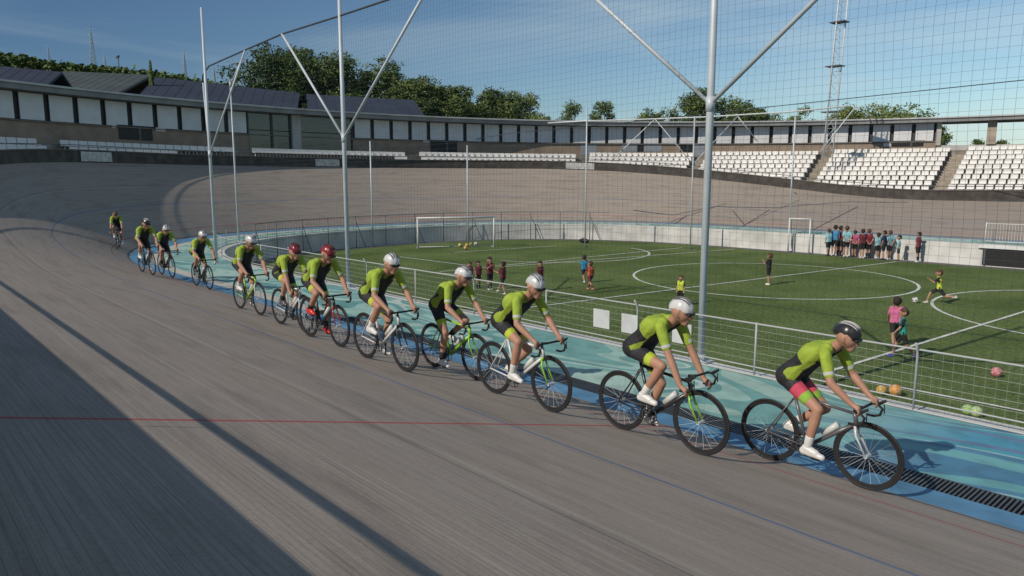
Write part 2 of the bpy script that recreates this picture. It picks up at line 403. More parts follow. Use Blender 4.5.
pl((380, 266), (455, 275), z=FZ+.013); pl((400, 257), (470, 266), z=FZ+.017)
pl((640, 266), (1060, 289), z=FZ+.03) if False else None
lo = lm.build('pitch_lines', M_line); struct(lo)

# ------------------------------------------------------------------ rim parapet
def away(i): return True
def PH(i): return .475+.145*sst(0, 14, PL[i % NP].y)
pr_ = sweep('rim_parapet', lambda i: [rim(i, .01), rim(i, .01)+Vector((0,0,PH(i))), rim(i, .14)+Vector((0,0,PH(i))), rim(i, .14)-Vector((0,0,1.2))], M_parapet, smooth=False, keep=away)
# rail posts and cap
tag(pr_, 'low dark boarded parapet running along the top edge of the banking', 'parapet')
cap = sweep('cap_rail', lambda i: [rim(i, -.03)+Vector((0,0,PH(i)-.02)), rim(i, -.03)+Vector((0,0,PH(i)+.045)), rim(i, .18)+Vector((0,0,PH(i)+.045)), rim(i, .18)+Vector((0,0,PH(i)-.02))], mat('parapet cap', (.11,.10,.09), .8, 0, .2, 3), pr_, smooth=False, keep=away)

for i0_ in range(0, NP, 240):
    mb = MB(); mb.tube([rim(i, .05)+Vector((0,0,.88)) for i in range(i0_, i0_+241)], .021, 8, cap=False); mb.build('hand_rail', M_galv_dark, pr_, True)
for i in range(3, NP, 7):
    mb = MB(); mb.tube([rim(i, .10)+Vector((0,0,PH(i)+.02)), rim(i, .05)+Vector((0,0,.88))], .007, 4); mb.build('rail_bracket', M_galv_dark, pr_)
# white banner boards on the parapet
def nearest_rim(px, py, z):
    p = un(px, py, z) if False else None
def proj(P):
    v = Vector(P)-CP; w_ = v.dot(CF); return (512+FPX*v.dot(CR)/w_, 288-FPX*v.dot(CU)/w_, w_)
def rim_at_px(px):
    best = None
    for i in range(NP):
        p = rim(i, 0); q = proj(p)
        if q[2] > 25 and p.y > 8:
            e = abs(q[0]-px)
            if best is None or e < best[0]: best = (e, i)
    return best[1]
M_banner = mat('off white banner', (.45,.45,.43), .7, 0, .3, 5)
for a_, b_, lb in ((84, 110, 'leftmost pale banner board on the dark rim, above the shaded banking'), (318, 342, 'middle pale banner board on the rim behind the tall net pole'), (569, 596, 'rightmost pale banner board on the rim behind the small net mast')):
    i0, i1 = sorted((rim_at_px(a_), rim_at_px(b_))); mb = MB(); vs = []
    for i in range(i0, i1+1):
        p = rim(i, -.045); vs += [p+Vector((0,0,.06)), p+Vector((0,0,.56)), p+Vector((0,0,.56))+v3(NRM[i]*.03, 0), p+Vector((0,0,.06))+v3(NRM[i]*.03, 0)]
    n = i1-i0; fs = []
    for k in range(n):
        for q in range(4): fs.append((k*4+q, k*4+(q+1) % 4, k*4+4+(q+1) % 4, k*4+4+q))
    fs += [(0,1,2,3), (n*4+3, n*4+2, n*4+1, n*4)]
    mb.add(vs, fs); tag(mb.build('banner_board', M_banner), lb, 'banner', 'banner boards on the rim')

# ------------------------------------------------------------------ round stand
stand = empty('velodrome_stand', (BC.x, BC.y, 0), 0, 'round concrete stand with white panelled gallery and flat ring roof around the track', 'grandstand')
def P_(th, r, z): return Vector((r*math.cos(th), r*math.sin(th), z))           # local to stand
def W_(th, r, z): return Vector((BC.x+r*math.cos(th), BC.y+r*math.sin(th), z))
def theta_px(px, py=150, r=BR, z=6.2):                                        # angle where sight line column meets the wall
    best = None; lo, hi = R_(20), R_(230)
    for k in range(2101):
        th = lo+(hi-lo)*k/2100; q = proj(W_(th, r, z))
        if q[2] < 5: continue
        e = abs(q[0]-px)
        if best is None or e < best[0]: best = (e, th)
    return best[1]
def ringseg(mb, t0, t1, prof_, n=None, mi=0, capped=True, pf=None):
    """closed profile list of (r,z) swept t0->t1"""
    n = n or max(1, int(abs(t1-t0)/R_(1.5))); K = len(prof_); vs = []
    for i in range(n+1):
        th = t0+(t1-t0)*i/n
        for r, z in prof_: vs.append((pf or P_)(th, r, z))
    fs = []
    for i in range(n):
        for k in range(K): fs.append((i*K+k, i*K+(k+1) % K, (i+1)*K+(k+1) % K, (i+1)*K+k))
    if capped: fs += [tuple(range(K)), tuple(n*K+k for k in range(K))[::-1]]
    mb.add(vs, fs, mi)
ZP0, ZP1 = 6.46, 7.97
TH_R = theta_px(938, z=7); TH_GL0 = theta_px(357, z=7); TH_GL1 = theta_px(254, z=7)
# roof ring
mb = MB(); ringseg(mb, 0, 2*math.pi, [(BR, ZR-.10), (BR+.02, ZP1+.04), (BR+3.6, ZP1+.04), (BR+3.6, ZR-.1)], 240, capped=False); mb.build('roof_ring', M_fascia, stand)
mb = MB(); ringseg(mb, 0, 2*math.pi, [(BR-.12, ZR), (BR-.12, ZR-.11), (BR+3.7, ZR-.11), (BR+3.7, ZR)], 240, capped=False); mb.build('roof_trim', M_rooftop, stand)
# masonry wall with openings
def wall(t0, t1, z0, z1, r0=BR+.85, r1=BR+1.15, m=M_tan, name='masonry_wall'):
    mb = MB(); ringseg(mb, t0, t1, [(r0, z0), (r0, z1), (r1, z1), (r1, z0)]); return mb.build(name, m, stand)
wall(TH_R, TH_GL0, 2.2, 6.44); wall(TH_GL1, R_(232), 2.2, 6.44); wall(TH_GL0-.0001, TH_GL1+.0001, 2.2, 5.25)
wall(R_(-60), TH_R-.0005, 2.2, 6.08, m=M_conc, name='gallery_wall'); wall(R_(232), R_(300), 2.2, 8.0, name='masonry_wall')
# panels
step = R_(2.02); th = TH_R; k = 0
M_mull = mat('dark mullion', (.055,.058,.06), .7, 0, .15, 3)
back = MB(); ringseg(back, TH_R, TH_GL0, [(BR+1.0, 6.46), (BR+1.0, ZP1), (BR+1.15, ZP1), (BR+1.15, 6.46)]); ringseg(back, TH_GL1, R_(232), [(BR+1.0, 6.46), (BR+1.0, ZP1), (BR+1.15, ZP1), (BR+1.15, 6.46)])
back.build('gallery_frame', M_mull, stand)
endw = MB(); ringseg(endw, TH_R-.006, TH_R+.002, [(BR+.7, 6.09), (BR+.7, ZP1+.02), (BR+1.3, ZP1+.02), (BR+1.3, 6.09)]); endw.build('end_pillar', M_conc, stand)
def panels(t0, t1):
    n = round((t1-t0)/step); s = (t1-t0)/n
    for i in range(n):
        mb = MB(); a = t0+s*i+.0035; b = t0+s*(i+1)-.0035
        ringseg(mb, a, b, [(BR+.80, ZP0+.03), (BR+.80, ZP1-.02), (BR+.86, ZP1-.02), (BR+.86, ZP0+.03)], 1); mb.build('wall_panel', M_panel, stand)
panels(TH_R+.003, TH_GL0); panels(TH_GL1, R_(206))
# glazed bays
for a, b in ((TH_GL0, theta_px(303, z=7)-.004), (theta_px(303, z=7)+.012, theta_px(278, z=7)), (theta_px(278, z=7), TH_GL1)):
    mb = MB(); ringseg(mb, a, b, [(BR+1.0, 5.26), (BR+1.0, ZP1), (BR+1.04, ZP1), (BR+1.04, 5.26)]); win = mb.build('window', M_glass, stand)
    mb = MB()
    for q in (a+.0008, b-.0008): ringseg(mb, q-.0011, q+.0011, [(BR+.93, 5.26), (BR+.93, ZP1), (BR+.995, ZP1), (BR+.995, 5.26)], 1)
    ringseg(mb, a+.002, b-.002, [(BR+.94, 6.72), (BR+.94, 6.79), (BR+.993, 6.79), (BR+.993, 6.72)])
    mb.build('window_frame', M_mull, win)
mb = MB(); tp = theta_px(303, z=7); ringseg(mb, tp-.0035, tp+.0115, [(BR+.7, 5.26), (BR+.7, ZP1+.02), (BR+1.2, ZP1+.02), (BR+1.2, 5.26)], 1); mb.build('pillar', M_conc, stand)
for px in (992, 1090, 1190):
    tp = theta_px(px, z=7, r=BR+1); mb = MB(); ringseg(mb, tp-.007, tp+.007, [(BR+.7, 6.09), (BR+.7, ZP1+.02), (BR+1.3, ZP1+.02), (BR+1.3, 6.09)], 1); mb.build('pillar', mat('tan pillar', (.36,.30,.25), .9, 0, .15, 2), stand)
# openings and doors in the masonry wall (set proud by millimetres, doorway boxes coloured black for the shade inside)
def opening(px0, px1, py0, py1, m, name, proud=.02):
    a, b = theta_px(px1), theta_px(px0); r = BR+.85
    q = W_((a+b)/2, r, 5.5); dep = (q-CP).dot(CF); z1 = 3.15+(HOR-py0)/FPX*dep; z0 = 3.15+(HOR-py1)/FPX*dep
    mb = MB(); ringseg(mb, a, b, [(r-proud, z0), (r-proud, z1), (r+.01, z1), (r+.01, z0)], 2); return mb.build(name, m, stand), a, b, z0, z1
for (x0, x1, y0, y1) in ((127, 160, 127.5, 140.5), (434, 461, 141.5, 153), (640, 646, 145, 152), (682, 695, 145, 152), (893, 924, 142, 147)):
    o, a, b, z0, z1 = opening(x0, x1, y0, y1, M_black, 'doorway', .03)
    mb = MB(); mb2 = [(BR+.79, z1), (BR+.79, z1+.07), (BR+.85, z1+.07), (BR+.85, z1)]; ringseg(mb, a-.002, b+.002, mb2, 2); mb.build('lintel', M_mull, o)
    mb = MB(); ringseg(mb, a+.35*(b-a), a+.42*(b-a), [(BR+.795, z0), (BR+.795, z1), (BR+.815, z1), (BR+.815, z0)], 1); mb.build('door_post', M_galv_dark, o)
for (x0, x1, y0, y1) in ((624, 639.5, 144, 152), (646.5, 664, 144, 152), (584, 599, 144, 156), (695.5, 706, 144, 160)):
    opening(x0, x1, y0, y1, M_greydoor, 'metal_door')
for (x0, x1, y0, y1) in ((163, 173, 128.5, 132), (120, 124, 126, 129), (427, 433, 140.5, 143), (884, 892, 142.5, 147)):
    opening(x0, x1, y0, y1, M_panel, 'sign_plate', .035)
# cable tray line under the panels
mb = MB(); ringseg(mb, TH_R, R_(232), [(BR+.74, 6.40), (BR+.74, 6.45), (BR+.85, 6.45), (BR+.85, 6.40)]); mb.build('ledge', M_step, stand)
# terraces, block by block between the stairs
stair_px = [-60, 52, 246, 413, 583, 700, 826, 958, 1095, 1240]
ST = [theta_px(x, r=44.2, z=5.2) for x in stair_px]        # decreasing angles
PHT = [(-60,-60), (-20,-12), (0,0), (10,3), (20,7), (32,10), (46,19), (60,40), (85,76), (100,98), (115,113), (140,140), (230,230)]
def phi(th):
    fr = math.degrees(math.atan2(-math.cos(th), math.sin(th)))
    for (a, b), (c, d) in zip(PHT, PHT[1:]):
        if a <= fr <= c: return R_(b+(d-b)*(fr-a)/(c-a))
    return R_(fr)
def PT(th, r, z):                                         # r counts down from RT along the turned column
    p = P_(th, RT, z); f = phi(th); return p+Vector((math.sin(f), -math.cos(f), 0))*(RT-r) if r < RT else P_(th, r, z)
def WT(th, r, z): return PT(th, r, z)+Vector((BC.x, BC.y, 0))
RT = 44.3
def rimdist(p):                                           # clearance outside the parapet
    best = 1e9
    for i in range(0, NP, 2):
        r = rim(i, .14); d = (Vector((p.x, p.y))-Vector((r.x, r.y)))
        if d.length < best: best = d.length; s = d.dot(NRM[i]); 
    return s
LIFT = [0, 0, .02, .08, .22, .34, .46, .55, .60]
ROW = .80; RISE = .385; NR = 9; RT = 44.3
seats = []
stepm = MB(); stairm = MB()
HALF = .014
for bi in range(len(ST)-1):
    a1, a0 = ST[bi]-HALF, ST[bi+1]+HALF; lift = LIFT[bi]; zt = 4.58+lift
    n = max(4, int((a1-a0)/R_(1.0)))
    ringseg(stepm, ST[bi+1]-HALF, a1, [(RT+.42, 1.0), (RT+.42, zt+.55), (RT+.55, zt+.55), (RT+.55, 2.4), (BR+.9, 2.4), (BR+.9, 1.0)], n)
    for k in range(NR):
        r0 = RT-.40-ROW*k; z = zt-RISE*k
        # split where the rim cuts the tier
        m = 40; run = None
        for i in range(m+1):
            th = a0+(a1-a0)*i/m; ok = rimdist(WT(th, r0, 0)) > .15
            if ok and run is None: run = th
            if (not ok or i == m) and run is not None:
                e = th
                if e-run > .004: ringseg(stepm, run, e, [(r0, z-1.4), (r0, z), (r0+ROW+.02, z), (r0+ROW+.02, z-1.4)], max(1, int((e-run)/R_(1))), pf=PT)
                run = None
        # seats
        rs = r0+.36; dth = .53/rs; cnt = int((a1-a0)/dth); si = 0
        for i in range(cnt):
            th = a1-(i+.5)*(a1-a0)/cnt
            if rimdist(WT(th, r0, 0)) > .35:
                si += 1; seats.append((th, rs, z, bi, k+1, si))
    # stair flight at the right side of the block
    stairm = MB()
    s1, s0 = ST[bi+1]+HALF-.0004, ST[bi+1]-HALF+.0004
    for k in range(NR*2):
        r0 = RT+.40-.4*k; z = zt+.0-RISE/2*k+.18
        if rimdist(WT(s1, r0, 0)) > .2 and rimdist(WT(s0, r0, 0)) > .2:
            ringseg(stairm, s0, s1, [(r0, z-.9), (r0, z), (r0+.42, z), (r0+.42, z-.9)], 1, pf=PT)
    if stairm.v: stairm.build('stair_flight', mat('stair concrete', (.33,.29,.235), .95, 0, .2, 3), stand)
stepm.build('terrace', M_step, stand)
# flat apron of the stand behind the parapet down the straight
fm = MB(); n = 160
for i in range(n+1):
    th = R_(-90)+R_(360)*i/n; fm.v += [tuple(P_(th, BR+.8, 1.0)), tuple(P_(th, 24, 1.0))]
# (kept below all tiers; inner part lies under the banking)
def nearest_rim_dir(th):
    lo_, hi_ = 15., 46.
    for _ in range(18):
        m_ = (lo_+hi_)/2
        if rimdist(W_(th, m_, 0)) > .0: hi_ = m_
        else: lo_ = m_
    return hi_
fm = MB(); n = 120
for i in range(n+1):
    th = R_(360)*i/n; r = nearest_rim_dir(th); z = 1.52
    fm.v += [tuple(P_(th, BR+.8, z)), tuple(P_(th, r, z))]
for i in range(n): fm.f.append((2*i, 2*i+1, 2*i+3, 2*i+2)); fm.m.append(0)
fm.build('promenade', M_conc, stand)
# seats: the 300 that show largest one by one, the rest together
def seat_mb():
    mb = MB()
    pr = [(-.20,.40),(-.21,.435),(-.12,.445),(.05,.425),(.16,.45),(.20,.56),(.225,.75),(.245,.75),(.225,.55),(.185,.42),(.05,.395),(-.12,.415)]
    vs = []
    for s, sc in ((-.245,.9), (-.22,1), (.22,1), (.245,.9)):
        for x, z in pr: vs.append((x, s, z-(.02 if abs(s) > .23 else 0)+(.03 if abs(s) > .23 and x < .15 else 0)))
    K = len(pr); fs = []
    for i in range(3):
        for k in range(K): fs.append((i*K+k, i*K+(k+1) % K, (i+1)*K+(k+1) % K, (i+1)*K+k))
    fs += [tuple(range(K)), tuple(3*K+k for k in range(K))[::-1]]
    mb.add(vs, fs); mb.box((.03, -.12, .20), (.06, .04, .40)); mb.box((.03, .12, .20), (.06, .04, .40)); return mb
sm = seat_mb()
vis = []
for s in seats:
    p = WT(s[0], s[1], s[2]+.6); q = proj(p)
    inn = -20 < q[0] < 1044
    if inn: vis.append((q[2], s))
vis.sort(key=lambda t: t[0]); near = [s for d, s in vis if 4 < proj(WT(s[0], s[1], s[2]+.6))[0] < 1018][:100]; nearset = set((s[3], s[4], s[5]) for s in near)
ordn = {1:'first',2:'second',3:'third',4:'fourth',5:'fifth',6:'sixth',7:'seventh',8:'eighth',9:'ninth'}
bname = ['far left', 'left', 'left bend', 'bend', 'middle', 'centre right', 'mast side', 'right', 'far right', 'far right']
proto = sm.build('stand_seat', M_seat, stand); first = True; seat_me = proto.data
bnm = {0:'leftmost block',1:'second block from the left',2:'third block from the left',3:'fourth block from the left',4:'fifth block from the left',5:'block left of the lattice mast',6:'block right of the lattice mast',7:'rightmost block',8:'rightmost block'}
for s in near:
    o = proto if first else bpy.data.objects.new('stand_seat', seat_me)
    if not first: COL.objects.link(o); o.parent = stand
    first = False
    o.location = PT(s[0], s[1], s[2]); o.rotation_euler = (0, 0, phi(s[0])+math.pi/2)
rest = MB()
for d, s in vis:
    if (s[3], s[4], s[5]) in nearset: continue
    m = Matrix.Translation(PT(s[0], s[1], s[2])) @ Matrix.Rotation(phi(s[0])+math.pi/2, 4, 'Z'); n = len(rest.v)
    rest.v += [tuple(m @ Vector(v)) for v in sm.v]; rest.f += [tuple(i+n for i in f) for f in sm.f]; rest.m += sm.m
ro = rest.build('stand_seats', M_seat, stand); ro['kind'] = 'stuff'

from mathutils.bvhtree import BVHTree
bv = BVHTree.FromObject(trk, bpy.context.evaluated_depsgraph_get())

# ------------------------------------------------------------------ surroundings: ground, hills
gm = MB(); RR = [47.2, 60, 80, 110, 160, 220, 300, 380, 450, 520, 600, 800, 1400, 3500]; NA = 360
import mathutils
def ridge(az_px):
    pts = [(-400, 40), (-100, 48), (0, 58), (30, 63), (60, 67.5), (100, 71), (130, 75), (170, 79), (200, 84), (260, 97), (330, 112), (480, 140), (700, 165)]
    if az_px <= pts[0][0]: return pts[0][1]
    for (a, b), (c, d) in zip(pts, pts[1:]):
        if az_px <= c: return b+(d-b)*(az_px-a)/(c-a)
    return 165
for r in RR:
    for k in range(NA):
        th = 2*math.pi*k/NA; x = BC.x+r*math.cos(th); y = BC.y+r*math.sin(th); z = 3.4 if r < 100 else 3.4
        if r > 160:
            d = Vector((x, y, 3.15))-CP; f = d.dot(CF); 
            if f > 5:
                px = 512+FPX*d.dot(CR)/f; hh = (HOR-ridge(px))/FPX*f
                t = sst(200, 520, r) if r <= 520 else 1-.3*sst(600, 1400, r)
                z = 3.4+max(0, hh*520/r if r > 520 else hh)*t*(1 if r > 460 else .8)
                z += 3*mathutils.noise.noise(Vector((x*.03, y*.03, 0)))*sst(200, 400, r)
        gm.v.append((x, y, z))
for j in range(len(RR)-1):
    for k in range(NA): gm.f.append((j*NA+k, (j+1)*NA+k, (j+1)*NA+(k+1) % NA, j*NA+(k+1) % NA)); gm.m.append(0)
struct(gm.build('ground', mat('scrub hillside', (.045,.055,.03), 1, 0, .45, .05, coord='Object'), smooth=True))
# tree belt on the ridge
M_leafs = [mat('leaf dark', (.055,.092,.026), .7, 0, .25, .4, spec=.25), mat('leaf mid', (.098,.145,.042), .7, 0, .25, .4, spec=.25), mat('leaf light', (.22,.26,.085), .7, 0, .25, .4, spec=.25)]
M_bark = mat('bark', (.09,.07,.05), .95, 0, .3, 3, .5)
fb = MB(); rnd = random.Random(3)
for k in range(620):
    px = rnd.uniform(-60, 330); dep = rnd.uniform(380, 430); py = ridge(px)+rnd.uniform(-1.5, 3)
    c = atd(px, py, dep); s = rnd.uniform(1.6, 4.2)
    for q in range(26):
        d = Vector((rnd.gauss(0,.5), rnd.gauss(0,.5), rnd.gauss(0,.35)))*s; u = Vector((rnd.uniform(-1,1), rnd.uniform(-1,1), rnd.uniform(-1,1))).normalized(); v = u.orthogonal().normalized()
        p = c+d; e = s*.28; fb.add([p+u*e, p+v*e, p-u*e, p-v*e], [(0,1,2,3)], rnd.choice((0,0,1)))
fo = fb.build('ridge_wood', M_leafs[:2]); fo['kind'] = 'stuff'; tag(fo, 'dark scrub wood along the far hill ridge', 'woodland')

# ------------------------------------------------------------------ halls behind the stand
def hall(name, label, px0, px1, dep0, dep1, ytop0, ytop1, zbase, m, eave_drop, rdepth=22, cat='building'):
    """long roof whose ridge runs from sight column px0 to px1"""
    e = empty(name, (0,0,0), 0, label, cat, 'large roofed halls behind the stand')
    A = atd(px0, ytop0, dep0); B = atd(px1, ytop1, dep1); d = (B-A); d.z = 0; n = Vector((-d.y, d.x, 0)).normalized()
    if (n.dot(CP-A)) < 0: n = -n
    mb = MB()
    a1 = A+n*rdepth*.5-Vector((0,0,eave_drop)); b1 = B+n*rdepth*.5-Vector((0,0,eave_drop)); a2 = A-n*rdepth*.5-Vector((0,0,eave_drop)); b2 = B-n*rdepth*.5-Vector((0,0,eave_drop))
    u = Vector((0,0,.35))
    mb.add([A, B, b1, a1, b2, a2]+[A-u, B-u, b1-u, a1-u, b2-u, a2-u], [(0,1,2,3), (1,0,5,4), (3,2,8,9), (5,11,10,4), (0,3,9,6), (0,6,11,5), (1,7,8,2), (1,4,10,7), (6,9,8,7), (6,7,10,11)])
    # standing seams
    L_ = (B-A).length; k = 0
    while k*1.2 < L_:
        p = A.lerp(B, k*1.2/L_); q = a1.lerp(b1, k*1.2/L_); mb.tube([p+Vector((0,0,.01)), q+Vector((0,0,.01))], .025, 4); k += 1
    mb.build('roof', m, e)
    wb = MB(); ins = .6; q = [a1, b1, b2, a2]; c_ = sum(q, Vector())/4; q = [p+(c_-p).normalized()*ins for p in q]
    lo_ = [Vector((p.x, p.y, zbase)) for p in q]; hi_ = [p-Vector((0,0,.4)) for p in q]
    wb.add(lo_+hi_, [(0,1,5,4), (1,2,6,5), (2,3,7,6), (3,0,4,7)]); wb.build('wall', M_conc, e)
    tb = MB(); tb.box((a1+b1)/2-Vector((0,0,.5)), ((b1-a1).length, .15, .3), math.atan2(d.y, d.x)); tb.build('gutter', M_rooftop, e)
    return e
hall('sports_hall', 'long slate blue roofed hall at the far left behind the stand', -160, 62, 92, 98, 50, 72, 3, M_navyroof, 4.5)
hall('sports_hall', 'grey green roofed hall behind the stand left of the cypress', 64, 152, 112, 112, 71, 75, 3, M_greyroof, 4.2)
hall('sports_hall', 'dark navy roofed hall behind the stand right of the cypress', 156, 300, 92, 96, 77, 93, 3, M_navyroof, 4.0)
hall('sports_hall', 'low navy roofed hall in front of the tall trees behind the glazed gallery', 306, 414, 100, 104, 94, 100, 3, M_navyroof, 3.5)
hs = MB(); c = atd(31, 65, 395); hs.box(c, (8, 6, 4)); e = hs.build('wall', M_panel); e2 = empty('hill_house', (0,0,0), 0, 'tiny white house on the ridge at the far left', 'house'); e.parent = e2
hs = MB(); r_ = c+Vector((0,0,2)); hs.add([r_+Vector((-4.5,-3.5,0)), r_+Vector((4.5,-3.5,0)), r_+Vector((4.5,3.5,0)), r_+Vector((-4.5,3.5,0)), r_+Vector((-4.5,0,1.8)), r_+Vector((4.5,0,1.8))], [(0,1,5,4),(2,3,4,5),(0,4,3),(1,2,5),(0,3,2,1)]); hs.build('roof', mat('clay tiles', (.2,.1,.07), .9, 0, .2, .5), e2)
# pylons
def pylon(px, yt, yb, dep, label, w0=None, kind='power_pylon', cat='pylon'):
    A = atd(px, yb+4, dep); H = atd(px, yt, dep).z-A.z; w0 = w0 or H*.12; mb = MB(); t = .22
    lv = 9
    for sx in (-1,1):
        for sy in (-1,1): mb.tube([A+Vector((sx*w0*.5, sy*w0*.5, 0)), A+Vector((sx*w0*.07, sy*w0*.07, H*.8)), A+Vector((0,0,H))], [t*.8, t*.55, t*.4], 4)
    for k in range(lv):
        z0, z1 = H*.8*k/lv, H*.8*(k+1)/lv; f0 = .5-.43*k/lv; f1 = .5-.43*(k+1)/lv
        for (ax, ay, bx, by) in ((-1,-1,1,-1), (1,-1,1,1), (1,1,-1,1), (-1,1,-1,-1)):
            mb.tube([A+Vector((ax*w0*f0, ay*w0*f0, z0)), A+Vector((bx*w0*f1, by*w0*f1, z1))], t*.35, 3); mb.tube([A+Vector((bx*w0*f0, by*w0*f0, z0)), A+Vector((ax*w0*f1, ay*w0*f1, z1))], t*.35, 3)
    e = empty(kind, tuple(A), 0, label, cat, 'pylons on the hill'); o = mb.build('lattice_tower', M_galv, e); o.location = -A
    cm = MB()
    for z, l in ((.62,.16), (.75,.13), (.88,.10)):
        cm.tube([A+CR*(-H*l*.7)+Vector((0,0,H*z)), A+CR*(H*l*.7)+Vector((0,0,H*z))], t*.5, 4)
    o = cm.build('cross_arms', M_galv, e); o.location = -A
pylon(94, 24, 68, 400, 'tallest lattice pylon on the ridge at the left')
pylon(186, 50, 82, 420, 'second lattice pylon right of the cypress')
pylon(50, 44, 65, 460, 'faint thin pylon far left on the ridge')
pylon(106, 52, 70, 450, 'small pylon just right of the tallest one')
pylon(215, 65, 83, 460, 'small distant pylon beside the leftmost net pole')
fl = empty('flood_light', tuple(atd(119.5, 74, 390)), 0, 'small lamp mast on the ridge between the pylon and the cypress', 'lamp mast')
q = MB(); q.tube([(0,0,-2), (0,0,9)], .25, 5); q.build('mast', M_galv_dark, fl); q = MB(); q.box((-1,0,9), (4.5,.8,1.0)); q.build('lamp_head', M_galv_dark, fl)

# ------------------------------------------------------------------ trees
def tree(px, ytop, dep, wpx, ybase=None, label='', seed=0, light=1, name='broadleaf_tree', group='trees behind the stand', leaf=.30, nlobe=16, dens=300, crown_frac=.72):
    rnd = random.Random(seed); top = atd(px, ytop, dep); base = Vector((top.x, top.y, 3.3)); H = top.z-base.z; W = wpx*1.45/FPX*dep/2
    e = empty(name, tuple(base), 0, label, 'tree', group)
    tb = MB(); cz = H*(1-crown_frac); r0 = .05*H*.6
    tb.tube([(0,0,-.3), (.1,0,cz*.6), (0,.15,H*.55), (.1,.1,H*.8)], [r0, r0*.75, r0*.45, r0*.15], 8)
    lobes = []
    for i in range(nlobe):
        a = rnd.uniform(0, 6.283); t = rnd.uniform(.0, 1.0); z = cz+(H-cz)*(.15+.72*t); rr = W*math.sqrt(max(.05, 1-((t-.42)/.75)**2))*rnd.uniform(.25, .80)
        s = W*rnd.uniform(.28, .50)
        p = Vector((math.cos(a)*rr, math.sin(a)*rr, min(z, H-s*.75))); lobes.append((p, s))
    lobes.append((Vector((0,0,H-W*.36)), W*.38)); lobes.append((Vector((W*.2,0,(H+cz)/2)), W*.5)); lobes.append((Vector((-W*.3,.2,(H+cz)/2)), W*.5))
    for p, s in lobes[:8]: tb.tube([(0, 0, cz*.8), (p.x*.4, p.y*.4, cz*.8+(p.z-cz*.8)*.5), p], [r0*.45, r0*.28, r0*.08], 5)
    tb.build('trunk', M_bark, e, True)
    cb = MB()
    for p, s in lobes:
        nclump = int(dens*.14*(s/W*3))
        for _ in range(nclump):
            d = Vector((rnd.gauss(0,1), rnd.gauss(0,1), rnd.gauss(0,1))).normalized()*s*(rnd.random()**.4); d.z *= .8
            cc = p+d; tone = rnd.choice((0,1,1,2) if light == 1 else ((0,0,1) if light == 0 else (1,2,2)))
            for _ in range(11):
                q = cc+Vector((rnd.gauss(0,1), rnd.gauss(0,1), rnd.gauss(0,.7)))*leaf*.9
                u = Vector((rnd.uniform(-1,1), rnd.uniform(-1,1), rnd.uniform(-.6,1))).normalized(); v = u.cross(Vector((rnd.uniform(-1,1), rnd.uniform(-1,1), rnd.uniform(-1,1)))).normalized()
                a = leaf*rnd.uniform(.4,.75); b = a*.55; cb.add([q-u*a, q+v*b, q+u*a, q-v*b], [(0,1,2,3)], tone)
    cb.build('crown', M_leafs, e)
TREES = [
 (268, 40, 118, 62, 'tall dark tree at the left end of the big tree group', 0, 1), (300, 42, 122, 66, 'tall dark tree second from the left in the big group', 0, 2),
 (345, 53, 120, 62, 'dark tree just behind the second tall net pole', 1, 3), (385, 60, 124, 58, 'tree right of the second net pole, part of the big group', 1, 4),
 (322, 62, 132, 60, 'dark tree filling the gap between the two crowns left of the net pole', 0, 21),
 (412, 76, 120, 50, 'mid height tree sloping down the right side of the big group', 1, 5), (440, 84, 122, 44, 'lower tree near the right end of the big group', 1, 6),
 (463, 84, 126, 42, 'narrow tree at the right end of the dark group', 1, 7), (489, 87, 128, 44, 'leafy tree right of the dark tree group above the roof', 1, 8),
 (518, 90, 130, 48, 'pale green tree above the middle of the ring roof', 2, 9), (571, 99, 140, 28, 'small round tree left of the pair above the roof', 1, 10),
 (600, 100, 140, 26, 'small round tree right of the pair above the roof', 1, 11), (547, 116, 150, 12, 'tiny tree top just showing over the roof left of the pair', 1, 12),
 (648, 107, 150, 30, 'low tree left of the third net pole', 1, 13), (670, 105, 150, 34, 'low spreading tree immediately left of the third net pole', 1, 14),
 (702, 89, 140, 40, 'tree crown directly behind the third net pole', 1, 15), (730, 94, 140, 44, 'green tree crown right of the third net pole', 1, 16),
 (758, 107, 150, 40, 'low tree trailing right of the third net pole crown', 1, 17), (805, 105, 130, 24, 'small bushy tree left of the lattice mast', 2, 18),
 (850, 107, 130, 42, 'pale tree right of the lattice mast', 2, 19), (890, 103, 128, 66, 'broad pale green tree above the right end of the white panels', 2, 20),
 (941, 126, 110, 14, 'slim tree seen through the open gallery beside the last panel', 1, 22), (977, 139, 140, 12, 'tiny tree top seen through the open gallery left of the pillar', 1, 23), (1003, 140, 140, 14, 'tiny tree top seen through the open gallery right of the pillar', 1, 24)]
for px, yt, dep, wp, lb, lt, sd in TREES:
    big = wp > 36
    tree(px, yt, dep, wp, None, lb, sd, lt, leaf=.34 if wp > 28 else .26, nlobe=20 if big else 10, dens=520 if big else 300, crown_frac=.8)
# cypress
cy = atd(150, 61, 88); base = Vector((cy.x, cy.y, 3.3)); H = cy.z-3.3
e = empty('cypress_tree', tuple(base), 0, 'slim dark cypress rising between the grey and navy roofs', 'tree'); tb = MB(); tb.tube([(0,0,-.2), (0,0,H*.9)], [.15,.03], 6); tb.build('trunk', M_bark, e)
cb = MB(); rnd = random.Random(5)
for _ in range(2600):
    t = rnd.random(); z = H*(.03+.97*t); rr = .85*(1-t)**.8*math.sqrt(rnd.random())+.04; a = rnd.uniform(0, 6.283); q = Vector((rr*math.cos(a), rr*math.sin(a), z)); u = Vector((rnd.gauss(0,.3), rnd.gauss(0,.3), 1)).normalized(); v = u.orthogonal().normalized(); s = .16
    cb.add([q-u*s, q+v*s*.5, q+u*s, q-v*s*.5], [(0,1,2,3)], rnd.choice((0,0,1)))
cb.build('crown', M_leafs, e)
